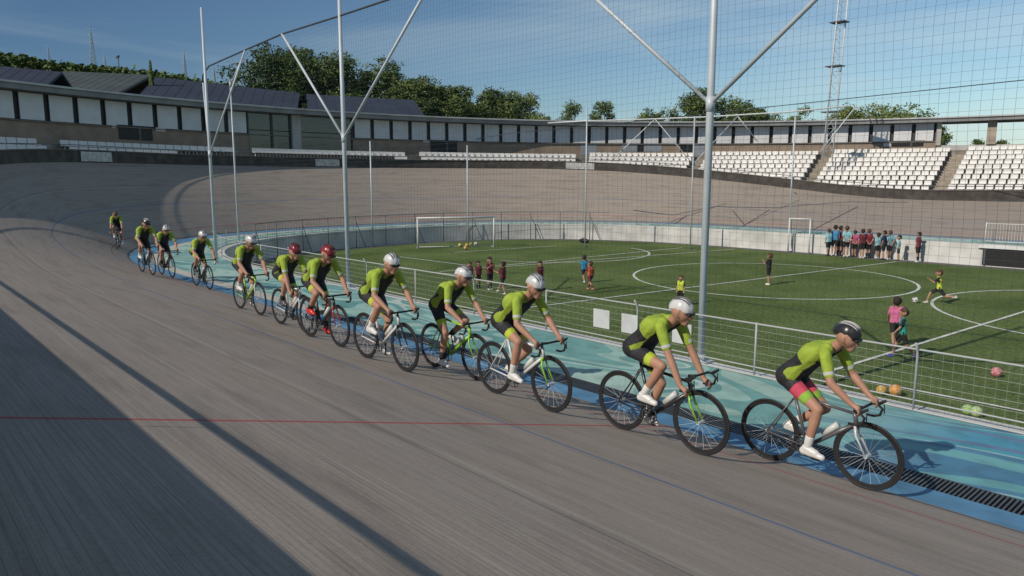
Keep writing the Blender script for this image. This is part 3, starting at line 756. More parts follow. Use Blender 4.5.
#PART2
# ------------------------------------------------------------------ fences, net and poles
M_wire = mat('white fence wire', (.40,.415,.42), .5, 0, .05, 3)
YF = YC-RB+3.35-.06
def fence_piece(label, idx, m, mesh=True, post_every=2.4, name='barrier_fence', h=.87, r=.015, group='barrier fences round the pitch', d_off=.06):
    pts = [off(i, -apw(i)+d_off) for i in idx]; e = empty(name, (pts[0].x, pts[0].y, 0), 0, label, 'fence', group); o0 = Vector((pts[0].x, pts[0].y, 0))
    P3 = [v3(p, 0)-o0 for p in pts]; Z = lambda z: [p+Vector((0,0,z)) for p in P3]
    for nm, z, rr in (('top_rail', h, r), ('middle_rail', .16, r*.8), ('bottom_rail', .02, r*1.1)):
        mb = MB(); mb.tube(Z(z), rr, 6); mb.build(nm, m, e, True)
    # arc length table
    S = [0]
    for a, b in zip(P3, P3[1:]): S.append(S[-1]+(b-a).length)
    def at(s):
        for k in range(len(P3)-1):
            if S[k+1] >= s: f = (s-S[k])/(S[k+1]-S[k]); return P3[k].lerp(P3[k+1], f), (P3[k+1]-P3[k]).normalized()
        return P3[-1], (P3[-1]-P3[-2]).normalized()
    if mesh:
        mb = MB(); s = 0
        while s < S[-1]:
            p, t = at(s); mb.tube([p+Vector((0,0,.03)), p+Vector((0,0,h))], .0017, 3, cap=False); s += .125
        for k in range(1, 7): mb.tube(Z(.03+k*.122), .0018, 3, cap=False)
        mb.build('wire_mesh', m, e)
    s = post_every*.3
    while s < S[-1]:
        p, t = at(s); n = Vector((-t.y, t.x, 0));
        if (o0+p+n-Vector((c0.x, c0.y, 0))).length > (o0+p-Vector((c0.x, c0.y, 0))).length: n = -n
        mb = MB(); mb.tube([p-Vector((0,0,.02)), p+Vector((0,0,h-.08)), p-n*.03+Vector((0,0,h+.02)), p-n*.10+Vector((0,0,h+.10))] if s % 4.8 < 2.4 else [p-Vector((0,0,.02)), p+Vector((0,0,h+.02))], r*1.15, 6); mb.build('post', m, e, True); s += post_every
    return e
i_cut = [i for i in range(NP) if PL[i].y < 12 and PL[i].x > -30 and PL[i].x < 7]
def ordered(test):
    idx = [i for i in range(NP) if test(i)]
    # rotate so it is contiguous
    gaps = [k for k in range(1, len(idx)) if idx[k]-idx[k-1] > 1]
    return idx[gaps[0]:]+idx[:gaps[0]] if gaps else idx
near_i = ordered(lambda i: PL[i].y < 10.2 and -34 < PL[i].x < 7)
fence_piece('white wire mesh barrier fence along the near edge of the mural apron', near_i, M_wire)
far_i = [i for i in ordered(lambda i: (PL[i].x < -34 or (PL[i].y > 20 and PL[i].x < 6)))]
fence_piece('thin grey rail fence round the far bend and far side of the pitch', far_i, mat('dull galvanised', (.30,.31,.31), .6, .2, .15, 4), mesh=False, r=.012, h=.80, name='rail_fence')
# tall poles with branching braces
def pole(px_base, py_base, top, label, joint, arms, r=.075, Y=None, name='net_pole', base=None, m=None, zb=0):
    B = base if base is not None else un(px_base, py_base, zb)
    if Y is not None: B = ony(px_base, py_base, Y); B.z = zb
    e = empty(name, tuple(B), 0, label, 'pole', 'tall poles holding the ball net'); m = m or M_galv
    mb = MB(); mb.tube([(0,0,0), (0,0,top*.5), (0,0,top)], [r, r, r*.75], 12); mb.build('pole', m, e, True)
    mb = MB(); mb.box((0,0,.015), (.34,.34,.03)); mb.tube([(0,0,.03), (0,0,.14)], r*1.35, 12); mb.build('base_plate', m, e)
    for a in arms:
        mb = MB(); mb.tube([(0,0,joint), Vector(a)-B], r*.6, 8); mb.build('brace', m, e, True)
    if arms:
        mb = MB(); mb.tube([(0,0,joint-.12), (0,0,joint+.12)], r*1.2, 12); mb.build('collar', m, e, True)
    return e, B
YN = 10.78; ZN = 7.75
Bp = ony(349, 293, YN); Bp.z = 0; Cp = ony(700.5, 360, YN); Cp.z = 0
wl = lambda x: Vector((x, YN, ZN))
xB1 = ony(282, 34, YN).x
eB, _ = pole(0,0, 9.4, 'tall white pole with two braces behind the fourth to last riders, second from left', 4.35, [ony(282,34,YN), ony(421,0,YN)+(ony(421,0,YN)-Vector((Bp.x,YN,4.35)))*.03], r=.064, base=Bp)
eB['label'] = 'tall pale net pole with forked braces standing behind the rider in the red helmet'
dl = ony(597,0,YN)-Vector((Cp.x,YN,4.4)); dr = ony(815,0,YN)-Vector((Cp.x,YN,4.4))
pole(0,0, 9.4, 'nearest and thickest net pole with forked braces, right of the centre', 4.4, [Vector((Cp.x,YN,4.4))+dl*((ZN-4.4)/dl.z), Vector((Cp.x,YN,4.4))+dr*((ZN-4.4)/dr.z)], r=.064, base=Cp)
pole(0,0, 9.4, 'last net pole at the right end of the ball net, past the front rider', 4.4, [wl(.3), wl(5.5)], r=.064, base=Vector((2.9, YN, 0)))
Ap = un(216.5, 264, 0); corner = ony(203, 75, Ap.y+1.2)
pole(0,0, 9.3, 'leftmost tall net pole at the bend with a plain tip above the net', 4.1, [atd(245, 50, (Ap-CP).dot(CF)-2.2), atd(203, 83, (Ap-CP).dot(CF)+.5)], r=.055, base=Ap)
Dp = un(240, 262, FZ)
dD = (Dp-CP).dot(CF)
pole(0,0, atd(237.5, 84, dD).z-FZ, 'thin mast with crossed stays just right of the leftmost net pole', atd(238, 88, dD).z-FZ, [atd(245, 52, dD-.8)], r=.045, base=Dp, zb=FZ)
for (a, b) in (((239, 186), (223, 240)), ((239.5, 186), (251, 246))):
    pass
# top cable of the net: nearly straight along the fence, rounding the corner
top = [wl(5.8), wl(Cp.x), wl(-13), wl(Bp.x), ony(282,34,YN), atd(245, 50, (Ap-CP).dot(CF)-2.2), atd(209, 66, (Ap-CP).dot(CF)), atd(203, 75, (Ap-CP).dot(CF)+.4), atd(202, 86, (Ap-CP).dot(CF)+.8)]
ne = empty('ball_net', (Cp.x, YN, 0), 0, 'tall fine black ball net hung between the poles along the pitch', 'net')
def loc_(P): return [Vector(p)-Vector((Cp.x, YN, 0)) for p in P]
mb = MB(); mb.tube(loc_(top), .028, 6); mb.build('top_cable', M_rope, ne, True)
mb = MB(); CELL = .125; x = 5.8; rr = .0015
rnd = random.Random(11)
tp_ = sorted([(p.x, p.y, p.z) for p in top[:7]])
def topat(x):
    for a, b in zip(tp_, tp_[1:]):
        if a[0] <= x <= b[0]: f = (x-a[0])/(b[0]-a[0]+1e-9); return a[1]+(b[1]-a[1])*f, a[2]+(b[2]-a[2])*f
    return tp_[-1][1], tp_[-1][2]
xl = tp_[0][0]
def wob(x, z): return .05*math.sin(x*1.3+z*.6)+.03*math.sin(x*2.9-z*1.1)
while x > xl:
    y1, z1 = topat(x); P = []
    for k in range(7):
        f = k/6; z = .0+f*z1; y = (YN+(y1-YN)*f)+wob(x, z)*math.sin(math.pi*f); P.append((x+.03*math.sin(z*1.7+x)*math.sin(math.pi*f), y, z))
    mb.tube(loc_(P), rr, 3, cap=False); x -= CELL
z = .05
while z < 8.1:
    P = []; x = 5.8
    while x >= xl:
        y1, z1 = topat(x)
        if z > z1:
            if len(P) > 1: mb.tube(loc_(P), rr, 3, cap=False)
            P = []
        else:
            f = z/z1; P.append((x, (YN+(y1-YN)*f)+wob(x, z)*math.sin(math.pi*f), z-.035*math.sin(math.pi*((x-Cp.x)/10.6 % 1)))) 
        x -= .53
    if len(P) > 1: mb.tube(loc_(P), rr, 3, cap=False)
    z += CELL
mb.build('net_mesh', M_rope, ne)
# blank white notice boards on the near fence
for (x0, x1, y0, y1, lb) in ((594, 610, 312, 330, 'leftmost of the three blank white boards on the near fence'), (622, 638, 320, 337, 'middle blank white board on the near fence, half hidden by a rider'), (673, 692, 321, 338, 'rightmost blank white board on the fence beside the thick pole')):
    a = ony(x0, y0, YF-.03); b = ony(x1, y1, YF-.03); mb = MB()
    w_ = (b.x-a.x)*.96; h_ = .36; cx = (a.x+b.x)/2; mb.box((cx, YF-.045, .50), (w_, .012, h_), .02)
    tag(mb.build('notice_board', mat('dull white board', (.5,.51,.52), .7, 0, .12, 4)), lb, 'sign', 'blank boards on the fence')
# far net: poles, top tube and stay cables
def farpole(px, yb, yt, label, arms=(), r=.045):
    B = un(px, yb, FZ)
    if B.y > 41.2: B = B*(41.2/B.y); B.z = FZ
    dep = (B-CP).dot(CF); zt = atd(px, yt, dep).z
    e = empty('far_net_pole', tuple(B), 0, label, 'pole', 'slim poles on the far side of the pitch'); mb = MB(); mb.tube([(0,0,0), (0,0,zt-FZ)], r, 8); mb.build('pole', M_galv, e, True)
    mb = MB(); mb.box((0,0,.02), (.25,.25,.04)); mb.build('base_plate', M_galv_dark, e)
    for ax, ay, ad in arms:
        q = atd(ax, ay, dep+ad)-B; mb = MB(); mb.tube([(0,0,min(zt-FZ, 5.2)), q], r*.6, 6); mb.build('brace', M_galv, e, True)
    return B, dep
f1 = farpole(373, 247, 142, 'slim grey pole left of the far goal')
f2 = farpole(468, 245, 146, 'slim grey pole standing in front of the far goal')
f3 = farpole(585, 247, 110, 'slim tall pole with thin stays near the far kit bag')
f4 = farpole(788, 249, 118, 'slim far pole beside the small upright goal frame')
f5 = farpole(690, 249, 118, 'slim far pole hidden behind the thickest near pole', ((655, 119, 0), (738, 116, 0)))
fe = empty('far_net', (0,0,0), 0, 'faint far ball net with pale top tube in front of the far seats', 'net')
def zt(px, py, dep): return atd(px, py, dep)
tube_pts = [zt(548, 123, f3[1]+2), zt(585, 121, f3[1]), zt(640, 119.5, f3[1]), zt(705, 117, f4[1]+1), zt(788, 112, f4[1]), zt(850, 106, f4[1]-2)]
mb = MB(); mb.tube(tube_pts, .045, 6); mb.build('top_tube', M_white_paint, fe, True)
mb = MB()
for a, b in zip(tube_pts, tube_pts[1:]):
    n = int((b-a).length/.5)
    for k in range(n):
        p = a.lerp(b, k/n); mb.tube([p, (p.x, p.y, .2)], .003, 3, cap=False)
for k in range(1, 14): mb.tube([(p.x, p.y, p.z-(p.z-.2)*k/14) for p in tube_pts], .003, 3, cap=False)
mb.build('net_mesh', M_rope, fe)
ce = MB(); cp_ = [atd(1060, 75, 33), atd(1024, 80, 35), atd(900, 93, 41), atd(768, 107, 48), atd(640, 121, 56), atd(512, 133, 62), atd(430, 147, 66)]
ce.tube(cp_, .025, 5); tag(ce.build('overhead_cable', M_rope, None, True), 'dark sagging cable running from upper right towards the roof over the far seats', 'cable')
st_ = empty('stay_braces', (0,0,0), 0, 'thin white slanting stays of the far net beside the lattice mast', 'stay')
for (a, b) in (((857, 105), (820, 152)), ((736, 114), (757, 141)), ((655, 119), (612, 160))):
    mb = MB(); mb.tube([atd(*a, 47), atd(*b, 48)], .035, 5); mb.build('stay', M_white_paint, st_, True)
# lattice mast
me_ = empty('lattice_mast', (0,0,0), 0, 'tall white three legged lattice mast rising out of frame behind the seats', 'mast'); Bm = un(826, 156, 5.0)
Bm = atd(826, 157, 60.0); me_.location = Bm; lean = Vector((.55, .35, 0)); rr = .42
legs = [Vector((math.cos(a)*rr, math.sin(a)*rr, 0)) for a in (.4, 2.5, 4.6)]
for l in legs:
    mb = MB(); mb.tube([l*1.15-Vector((0,0,.4)), l+Vector((0,0,18))+lean*1.0], .055, 6); mb.build('leg', M_white_paint, me_, True)
mb = MB(); z = .5; k = 0
while z < 17.5:
    f = z/18; f2 = (z+.9)/18
    for q in range(3):
        a = legs[q]+lean*f; b = legs[(q+1) % 3]+lean*f2; mb.tube([a+Vector((0,0,z)), b+Vector((0,0,z+.9))], .016, 4); mb.tube([a+Vector((0,0,z)), legs[(q+1) % 3]+lean*f+Vector((0,0,z))], .013, 4)
    z += .9; k += 1
mb.build('bracing', M_galv, me_)
for z in (3.6, 7.2, 10.6):
    mb = MB(); mb.box(lean*(z/18)+Vector((0,0,z)), (1.2, 1.0, .07)); mb.build('platform', M_galv_dark, me_)

# ------------------------------------------------------------------ goals and far side things
def goal(A, B, h, depth, label, r=.055, d=None, name='football_goal', sag=True):
    e = empty(name, tuple(A), 0, label, 'goal'); b = B-A; b.z = 0; n = d if d is not None else Vector((-b.y, b.x, 0)).normalized()
    for p in (Vector(), b): mb = MB(); mb.tube([p, p+Vector((0,0,h))], r, 8); mb.build('post', M_white_paint, e, True)
    mb = MB(); mb.tube([Vector((0,0,h))-b.normalized()*r, b+Vector((0,0,h))+b.normalized()*r], r, 8); mb.build('crossbar', M_white_paint, e, True)
    mb = MB()
    for p in (Vector(), b): mb.tube([p+Vector((0,0,.03)), p+n*depth+Vector((0,0,.03))], .025, 6); mb.tube([p+n*depth+Vector((0,0,.03)), p+n*depth*.55+Vector((0,0,h*.96)), p+Vector((0,0,h))], .02, 6)
    mb.tube([n*depth+Vector((0,0,.03)), b+n*depth+Vector((0,0,.03))], .025, 6); mb.build('rear_frame', M_galv, e, True)
    mb = MB(); nn = int(b.length/.15)
    for k in range(nn+1):
        p = b*(k/nn); mb.tube([p+Vector((0,0,h)), p+n*depth*.55+Vector((0,0,h*.95)), p+n*depth], .0035, 3, cap=False)
    for k in range(1, 14):
        f = k/14; q = n*depth*(.55+.45*f)+Vector((0,0,h*.95*(1-f))); mb.tube([q, b+q], .0035, 3, cap=False)
    mb.build('goal_net', mat('goal net cord', (.45,.46,.45), .8, 0, .1, 3), e); return e
gA = un(418, 249, FZ); gB = un(494, 247.5, FZ)
goal(gA, gB, 1.92, 1.0, 'large white football goal in front of the shaded far bend')
sA = un(788, 250, FZ)*(41.0/un(788, 250, FZ).y); sA.z = FZ; goal(sA, sA+Vector((1.15, .25, 0)), 2.0, .7, 'small narrow white goal frame parked against the far wall', r=.045, name='small_goal')
# dugout: black box on the far wall stands for its inner shade; guard rail above
wc = un(1012, 262, FZ); fw = YC+RB-1.75-.30
mb = MB(); x0 = -11.3; mb.box((x0+2.9, fw-.02, -.62), (5.8, .05, .82)); dr_ = mb.build('tunnel_opening', M_black); tag(dr_, 'dark low dugout opening in the far white wall at the right edge', 'opening')
mb = MB(); mb.box((x0+2.9, fw-.06, -.14), (6.2, .14, .10)); mb.build('lintel', M_panel, dr_)
for k in range(4): mb = MB(); mb.box((x0+.1+k*1.9, fw-.055, -.62), (.08, .06, .82)); mb.build('door_post', M_galv_dark, dr_)
ge = empty('guard_rail', (-11.4, fw+.5, 0), 0, 'white barred guard rail above the dugout opening at the right edge', 'railing')
for z in (.12, 1.0): mb = MB(); mb.tube([(0,0,z), (6.5,0,z)], .025, 6); mb.build('rail', M_white_paint, ge, True)
mb = MB()
for k in range(52): mb.tube([(k*.125, 0, .12), (k*.125, 0, 1.0)], .009, 4)
mb.build('bars', M_white_paint, ge)
for k in range(4): mb = MB(); mb.tube([(k*2.16, 0, 0), (k*2.16, 0, 1.05)], .03, 6); mb.build('post', M_white_paint, ge, True)
# leaning dark struts of the ball stop behind the goal
be = empty('ball_stop_fence', tuple(un(260, 255, FZ)), 0, 'dark wire ball stop fence with raked struts behind the far goal', 'fence')
bl = [un(262, 262, FZ), un(300, 257, FZ), un(372, 250.5, FZ), un(410, 248.5, FZ), un(470, 244.5, FZ), un(520, 243, FZ), un(560, 242, FZ), un(602, 242, FZ)]
# keep it just inside the wall line
def inside_wall(p):
    best = min(range(NP), key=lambda i: (off(i, -apw(i)-.55)-Vector((p.x, p.y))).length); q = off(best, -apw(best)-.55); return v3(q, FZ), best
i0 = inside_wall(bl[0])[1]; i1 = inside_wall(bl[-1])[1]; lo2, hi2 = sorted((i0, i1)); bo = be.location
pts = [v3(off(i, -apw(i)-.55), FZ)-bo for i in range(lo2, hi2+1)]
acc = 0; last = pts[0]; posts = [pts[0]]
for a, b in zip(pts, pts[1:]):
    acc += (b-a).length
    if acc > 2.1: posts.append(b); acc = 0
for k, p in enumerate(posts):
    mb = MB(); mb.tube([p, p+Vector((0,0,2.0))], .026, 6); mb.build('post', M_galv_dark, be, True)
    if k % 2 == 0:
        j = (posts[min(k+1, len(posts)-1)]-posts[max(0, k-1)]).normalized(); mb = MB(); mb.tube([p+Vector((0,0,1.7)), p+j*.75], .022, 6); mb.build('strut', M_galv_dark, be, True)
mb = MB(); mb.tube([p+Vector((0,0,1.98)) for p in pts], .016, 5); mb.tube([p+Vector((0,0,1.0)) for p in pts], .009, 4); mb.build('rail', M_galv_dark, be)
mb = MB()
for a, b in zip(posts, posts[1:]):
    n = 9
    for k in range(n): q = a.lerp(b, k/n); mb.tube([q, q+Vector((0,0,1.98))], .004, 3, cap=False)
mb.build('wire_mesh', M_galv_dark, be)

# ------------------------------------------------------------------ balls and bags
def ball(px, py, d, col, label, name='football', z=FZ, group='balls on the pitch'):
    c = un(px, py, z+.0); mb = MB(); mb.sphere((0,0,d/2), d/2, 20, 14)
    o = mb.build(name, mat('ball '+label, col, .45, 0, .04, 12), None, True, c); tag(o, label, 'ball', group)
    # seams: raised dark panels on the skin of the ball
    sb = MB(); g = (1+5**.5)/2
    for v in [(0,1,g),(0,-1,g),(0,1,-g),(0,-1,-g),(1,g,0),(-1,g,0),(1,-g,0),(-1,-g,0),(g,0,1),(-g,0,1),(g,0,-1),(-g,0,-1)]:
        n = Vector(v).normalized(); u = n.orthogonal().normalized(); w2 = n.cross(u)
        vs = [Vector((0,0,d/2))+(n+(u*math.cos(k*1.2566)+w2*math.sin(k*1.2566))*.30).normalized()*d/2*1.012 for k in range(5)]+[Vector((0,0,d/2))+n*d/2*1.02]
        sb.add(vs, [(k, (k+1) % 5, 5) for k in range(5)])
    sb.build('patch', M_black if col[0] > .5 and col[1] > .5 else mat('ball patch', (.45,.42,.36), .5, 0, .05, 5), o)
ball(915, 303, .21, (.7,.7,.68), 'white football rolling ahead of the boy in the yellow vest')
ball(996, 377, .22, (.55,.16,.19), 'pink football lying alone at the right of the pitch')
ball(895, 396, .24, (.62,.27,.05), 'orange football just behind the fence, right of the last rider')
ball(881, 395, .20, (.55,.33,.06), 'smaller amber football half hidden by the hands of the front rider')
ball(967, 415, .20, (.30,.48,.16), 'pale green ball at the foot of the fence, left one of two')
ball(976, 417, .20, (.42,.55,.26), 'pale green ball at the foot of the fence, right one of two')
for px, py, c, lb in ((460, 247, (.62,.48,.06), 'leftmost yellow ball in the small heap by the far goal'), (467, 247, (.66,.50,.05), 'second yellow ball in the heap by the far goal'), (465.5, 249.8, (.62,.33,.05), 'orange ball in front of the heap by the far goal'), (476, 245.5, (.7,.7,.66), 'white ball right of the heap by the far goal'), (471, 246, (.62,.52,.1), 'yellow ball between the white ball and the heap')):
    ball(px, py, .24, c, lb, group='balls heaped by the far goal')
def bag(px, py, L_, label):
    mb = MB(); mb.sphere((0,0,.16), .17, 14, 9, sc=(L_/.34, 1, .95)); b = mb.build('kit_bag', M_black, None, True, un(px, py, FZ)); tag(b, label, 'bag')
    h = MB(); h.tube([(-.15,0,.28), (-.08,0,.40), (.08,0,.40), (.15,0,.28)], .014, 6); h.build('handle', M_galv_dark, b, True)
bag(584, 243, .9, 'dark lumpy kit bag lying at the foot of the far wall'); bag(903, 256.5, .55, 'black bag on the ground at the right of the waiting group')

# ------------------------------------------------------------------ people
def remesh(mb, name, mats, voxel=.011, parent=None, matf=None, sm=2):
    me = bpy.data.meshes.new('tmp'); me.from_pydata(mb.v, [], mb.f); me.update()
    o = bpy.data.objects.new('tmp', me); COL.objects.link(o)
    r = o.modifiers.new('r', 'REMESH'); r.mode = 'VOXEL'; r.voxel_size = voxel
    if sm: q = o.modifiers.new('s', 'SMOOTH'); q.factor = .5; q.iterations = sm
    dg = bpy.context.evaluated_depsgraph_get(); dg.update(); m2 = bpy.data.meshes.new_from_object(o.evaluated_get(dg))
    bpy.data.objects.remove(o); bpy.data.meshes.remove(me); m2.name = name
    m2.materials.clear()
    for m in (mats if isinstance(mats, (list, tuple)) else [mats]): m2.materials.append(m)
    m2.polygons.foreach_set('use_smooth', [True]*len(m2.polygons))
    if matf:
        for p in m2.polygons: p.material_index = matf(p.center, p.normal)
    o = bpy.data.objects.new(name, m2); COL.objects.link(o)
    if parent: o.parent = parent
    return o
def ik(a, b, l1, l2, pole):
    d = b-a; D = min(d.length, (l1+l2)*.999); u = d.normalized(); x = (l1*l1-l2*l2+D*D)/(2*D); h = math.sqrt(max(0, l1*l1-x*x))
    p = (pole-u*pole.dot(u)).normalized(); return a+u*x+p*h
def cloth(name, col): return mat('cloth '+name, col, .85, 0, .12, 14, .15)
def torso_caps(mb, pel, chest, neck, side, s, grow=0, lower=True):
    hw, sw = .085*s, .115*s
    mid = pel.lerp(chest, .5)
    for k in (-1, 1):
        mb.capsule(pel+side*hw*k, mid+side*.075*s*k, .098*s+grow, .092*s+grow)
        mb.capsule(mid+side*.075*s*k, chest+side*.085*s*k, .092*s+grow, .108*s+grow)
        mb.capsule(chest+side*.06*s*k, neck+side*sw*k-(neck-chest).normalized()*.045*s, .10*s+grow, .062*s+grow)
    mb.capsule(pel, chest, .10*s+grow, .11*s+grow)
def head_caps(mb, hc, fw, up, s, hs):
    sd = fw.cross(up)
    mb.sphere(hc, .098*s*hs, 16, 12, sc=(1,1,1)); mb.sphere(hc+up*.02*s*hs-fw*.018*s*hs, .10*s*hs, 16, 12)
    mb.capsule(hc-up*.06*s*hs+fw*.03*s*hs, hc-up*.085*s*hs+fw*.05*s*hs, .06*s*hs, .042*s*hs)
    mb.capsule(hc+fw*.088*s*hs+up*.012*s*hs, hc+fw*.108*s*hs-up*.022*s*hs, .012*s*hs, .018*s*hs, 8)
    mb.capsule(hc+fw*.085*s*hs-up*.055*s*hs-sd*.018*s*hs, hc+fw*.085*s*hs-up*.055*s*hs+sd*.018*s*hs, .011*s*hs, .011*s*hs, 8)
    for k in (-1, 1): mb.capsule(hc+sd*.093*s*hs*k-up*.02*s*hs, hc+sd*.100*s*hs*k+up*.015*s*hs-fw*.01*s, .018*s*hs, .022*s*hs, 8)
def hand_caps(mb, wr, d, palm_n, s, thumb_side, curl=.5):
    d = d.normalized(); n = (palm_n-d*palm_n.dot(d)).normalized(); t = d.cross(n)*thumb_side
    k0 = wr+d*.085*s; mb.capsule(wr, wr+d*.06*s, .024*s, .030*s, 8)
    for j, (o, l) in enumerate(((.030,.072), (.010,.080), (-.010,.075), (-.029,.058))):
        a = k0+t*o*s-d*.012*s; m = a+(d*(1-curl*.5)+n*curl*.7).normalized()*l*.5*s; e = m+(d*(1-curl*1.4)+n*curl*1.3).normalized()*l*.5*s
        mb.capsule(wr+d*.05*s+t*o*.7*s, a, .012*s, .0095*s, 6); mb.capsule(a, m, .0095*s, .009*s, 6); mb.capsule(m, e, .009*s, .008*s, 6)
    a = wr+d*.025*s+t*.028*s; m = a+(t*.8+d*.8+n*.2).normalized()*.035*s; mb.capsule(a, m, .013*s, .011*s, 6); mb.capsule(m, m+(d*.9+n*.5).normalized()*.03*s, .011*s, .009*s, 6)
X, Yv, Z = Vector((1,0,0)), Vector((0,1,0)), Vector((0,0,1))
def kid(px, py, ytop, face, label, shirt, shorts, bib=None, hair=None, pose='stand', shoes=(.5,.5,.5), socks=None, seed=0, group=None, Hmin=None, skin=None, sleeve=None, z=FZ):
    rnd = random.Random(seed*17+5); P = un(px, py, z); dep = (P-CP).dot(CF)
    if P.y > 41.1: q_ = 41.1/P.y*(1+.004*((seed*7) % 5-2)); P = Vector((P.x*q_, P.y*q_, z))
    H = (py-ytop)/FPX*dep; s = H/1.75; child = H < 1.5; hs = 1.28 if child else 1.08
    L1, L2 = .41, .40; hipz = .90
    if pose == 'run': lg = ((55, 40), (-38, 55)); ar = ((-45, 18, 80), (40, 18, 85)); lean = .12; hipz = .86
    elif pose == 'stride': lg = ((24, 8), (-20, 22)); ar = ((-18, 12, 25), (20, 12, 20)); lean = .04; hipz = .88
    elif pose == 'folded': lg = ((3, 2), (-4, 2)); ar = ((38, 6, 95), (35, 6, 100)); lean = -.02
    elif pose == 'behind': lg = ((2, 1), (-3, 1)); ar = ((-22, 14, 20), (-24, 12, 25)); lean = .0
    elif pose == 'step': lg = ((32, 6), (-10, 10)); ar = ((25, 10, 80), (30, 10, 75)); lean = .0; hipz = .885
    else: lg = ((3+rnd.uniform(-3,4), 3), (-4, 3)); ar = ((6, 9, 14), (-3, 9, 18)); lean = .01
    pel = Vector((0,0,hipz*s)); up = Vector((lean,0,1)).normalized(); chest = pel+up*.36*s; neck = pel+up*.54*s; hc = neck+Vector((.02+lean*.2,0,1)).normalized()*(.165 if child else .155)*s
    J = {}; low = 9
    for k, (a, b) in zip((-1, 1), lg):
        h = pel+Yv*.09*s*k; kn = h+Vector((math.sin(R_(a)), .01*k, -math.cos(R_(a))))*L1*s; an = kn+Vector((math.sin(R_(a-b)), 0, -math.cos(R_(a-b))))*L2*s; J['h', k], J['k', k], J['a', k] = h, kn, an; low = min(low, an.z)
    dz = .075*s-low
    for key in J: J[key] = J[key]+Vector((0,0,dz))
    pel, chest, neck, hc = (p+Vector((0,0,dz)) for p in (pel, chest, neck, hc))
    turn = R_(rnd.uniform(-25, 25)); fw = Vector((math.cos(turn), math.sin(turn), -.12)).normalized(); hup = (Z-fw*Z.dot(fw)).normalized()
    for k, (a, ab, b) in zip((-1, 1), ar):
        sh = neck+Yv*.165*s*k-up*.04*s; ua = Vector((math.sin(R_(a)), k*math.sin(R_(ab)), -math.cos(R_(a)))).normalized(); el = sh+ua*.275*s
        inn = .55 if pose == 'folded' else .05
        fa = Vector((math.sin(R_(a+b)), -k*inn if pose != 'behind' else -k*.35, -math.cos(R_(a+b)))).normalized()
        if pose == 'behind': fa = Vector((-.15, -k*.5, -.75)).normalized()
        wr = el+fa*.24*s; J['s', k], J['e', k], J['w', k], J['f', k] = sh, el, wr, fa
    b = MB(); torso_caps(b, pel, chest, neck, Yv, s); b.capsule(neck-Z*.03*s, hc-Z*.05*s, .052*s, .05*s); head_caps(b, hc, fw, hup, s, hs)
    for k in (-1, 1):
        b.capsule(J['h',k], J['k',k], .082*s, .052*s); b.capsule(J['k',k], J['k',k].lerp(J['a',k], .35), .05*s, .054*s); b.capsule(J['k',k].lerp(J['a',k], .35), J['a',k], .054*s, .034*s)
        b.capsule(J['a',k]-Z*.02*s, J['a',k]+X*.11*s-Z*.045*s, .034*s, .026*s)
        b.capsule(J['s',k], J['e',k], .047*s, .036*s); b.capsule(J['e',k], J['w',k], .037*s, .024*s); hand_caps(b, J['w',k], J['f',k], X if pose != 'behind' else -X, s, k, .4)
    vx = .0125 if H > 1.4 else .0105
    o = remesh(b, 'person', skin or M_skin, vx); o.location = P; o.rotation_euler = (0,0,R_(face)); tag(o, label, 'person', group)
    g = .013*s
    c = MB(); torso_caps(c, pel+Z*.03*s, chest, neck, Yv, s, g)
    for k in (-1, 1): c.capsule(J['s',k], J['s',k].lerp(J['e',k], .75), .056*s, .052*s)
    mats = [cloth('shirt'+str(tuple(shirt)), shirt)]; mf = None
    if bib is not None:
        mats.append(cloth('bib'+str(tuple(bib)), bib)); mf = lambda cc, nn: 1 if abs(cc.y) < .185*s and cc.z > pel.z-.02*s else 0
    remesh(c, 'shirt', mats, vx, o, mf)
    c = MB(); c.capsule(pel-Yv*.07*s, pel+Yv*.07*s, .112*s, .112*s)
    for k in (-1, 1): c.capsule(J['h',k], J['h',k].lerp(J['k',k], .72), .10*s, .082*s)
    remesh(c, 'shorts', cloth('shorts'+str(tuple(shorts)), shorts), vx, o)
    c = MB()
    for k in (-1, 1): c.capsule(J['a',k]+Z*.02*s, J['a',k].lerp(J['k',k], .55), .040*s, .060*s)
    if socks: remesh(c, 'socks', cloth('socks'+str(tuple(socks)), socks), vx, o)
    for k in (-1, 1):
        c = MB(); a = J['a',k]; c.capsule(a-Z*.035*s-X*.03*s, a+X*.13*s-Z*.048*s, .042*s, .034*s); c.capsule(a-Z*.03*s, a+Z*.01*s, .045*s, .044*s); remesh(c, 'shoe', cloth('shoe'+str(tuple(shoes)), shoes), vx*.8, o)
    c = MB(); rnd2 = random.Random(seed); r_ = .106*s*hs
    c.sphere(hc+hup*.035*s*hs-fw*.026*s*hs, r_, 16, 12); c.sphere(hc+hup*.005*s*hs-fw*.045*s*hs, r_*.93, 14, 10)
    for _ in range(16):
        d = Vector((rnd2.gauss(-.3,1), rnd2.gauss(0,1), abs(rnd2.gauss(0,1)))).normalized(); c.sphere(hc+hup*.035*s*hs-fw*.026*s*hs+d*r_*.9, r_*.24, 8, 6)
    remesh(c, 'hair', hair or M_hair, vx*.8, o, sm=1)
    sd = fw.cross(hup)
    for k in (-1, 1): e = MB(); e.sphere(hc+fw*.092*s*hs+sd*.036*s*hs*k+hup*.012*s*hs, .012*s*hs, 8, 6); e.build('eye', M_black, o, True)
    return o
MAROON=(.14,.025,.04); NAVY=(.025,.035,.075); BLK=(.022,.022,.025); CY=(.26,.52,.58); BLUE=(.06,.22,.42); PINK=(.62,.16,.32); TEAL=(.03,.30,.25); YEL=(.52,.62,.07); WHT=(.6,.6,.6)
gq = 'children training on the pitch'
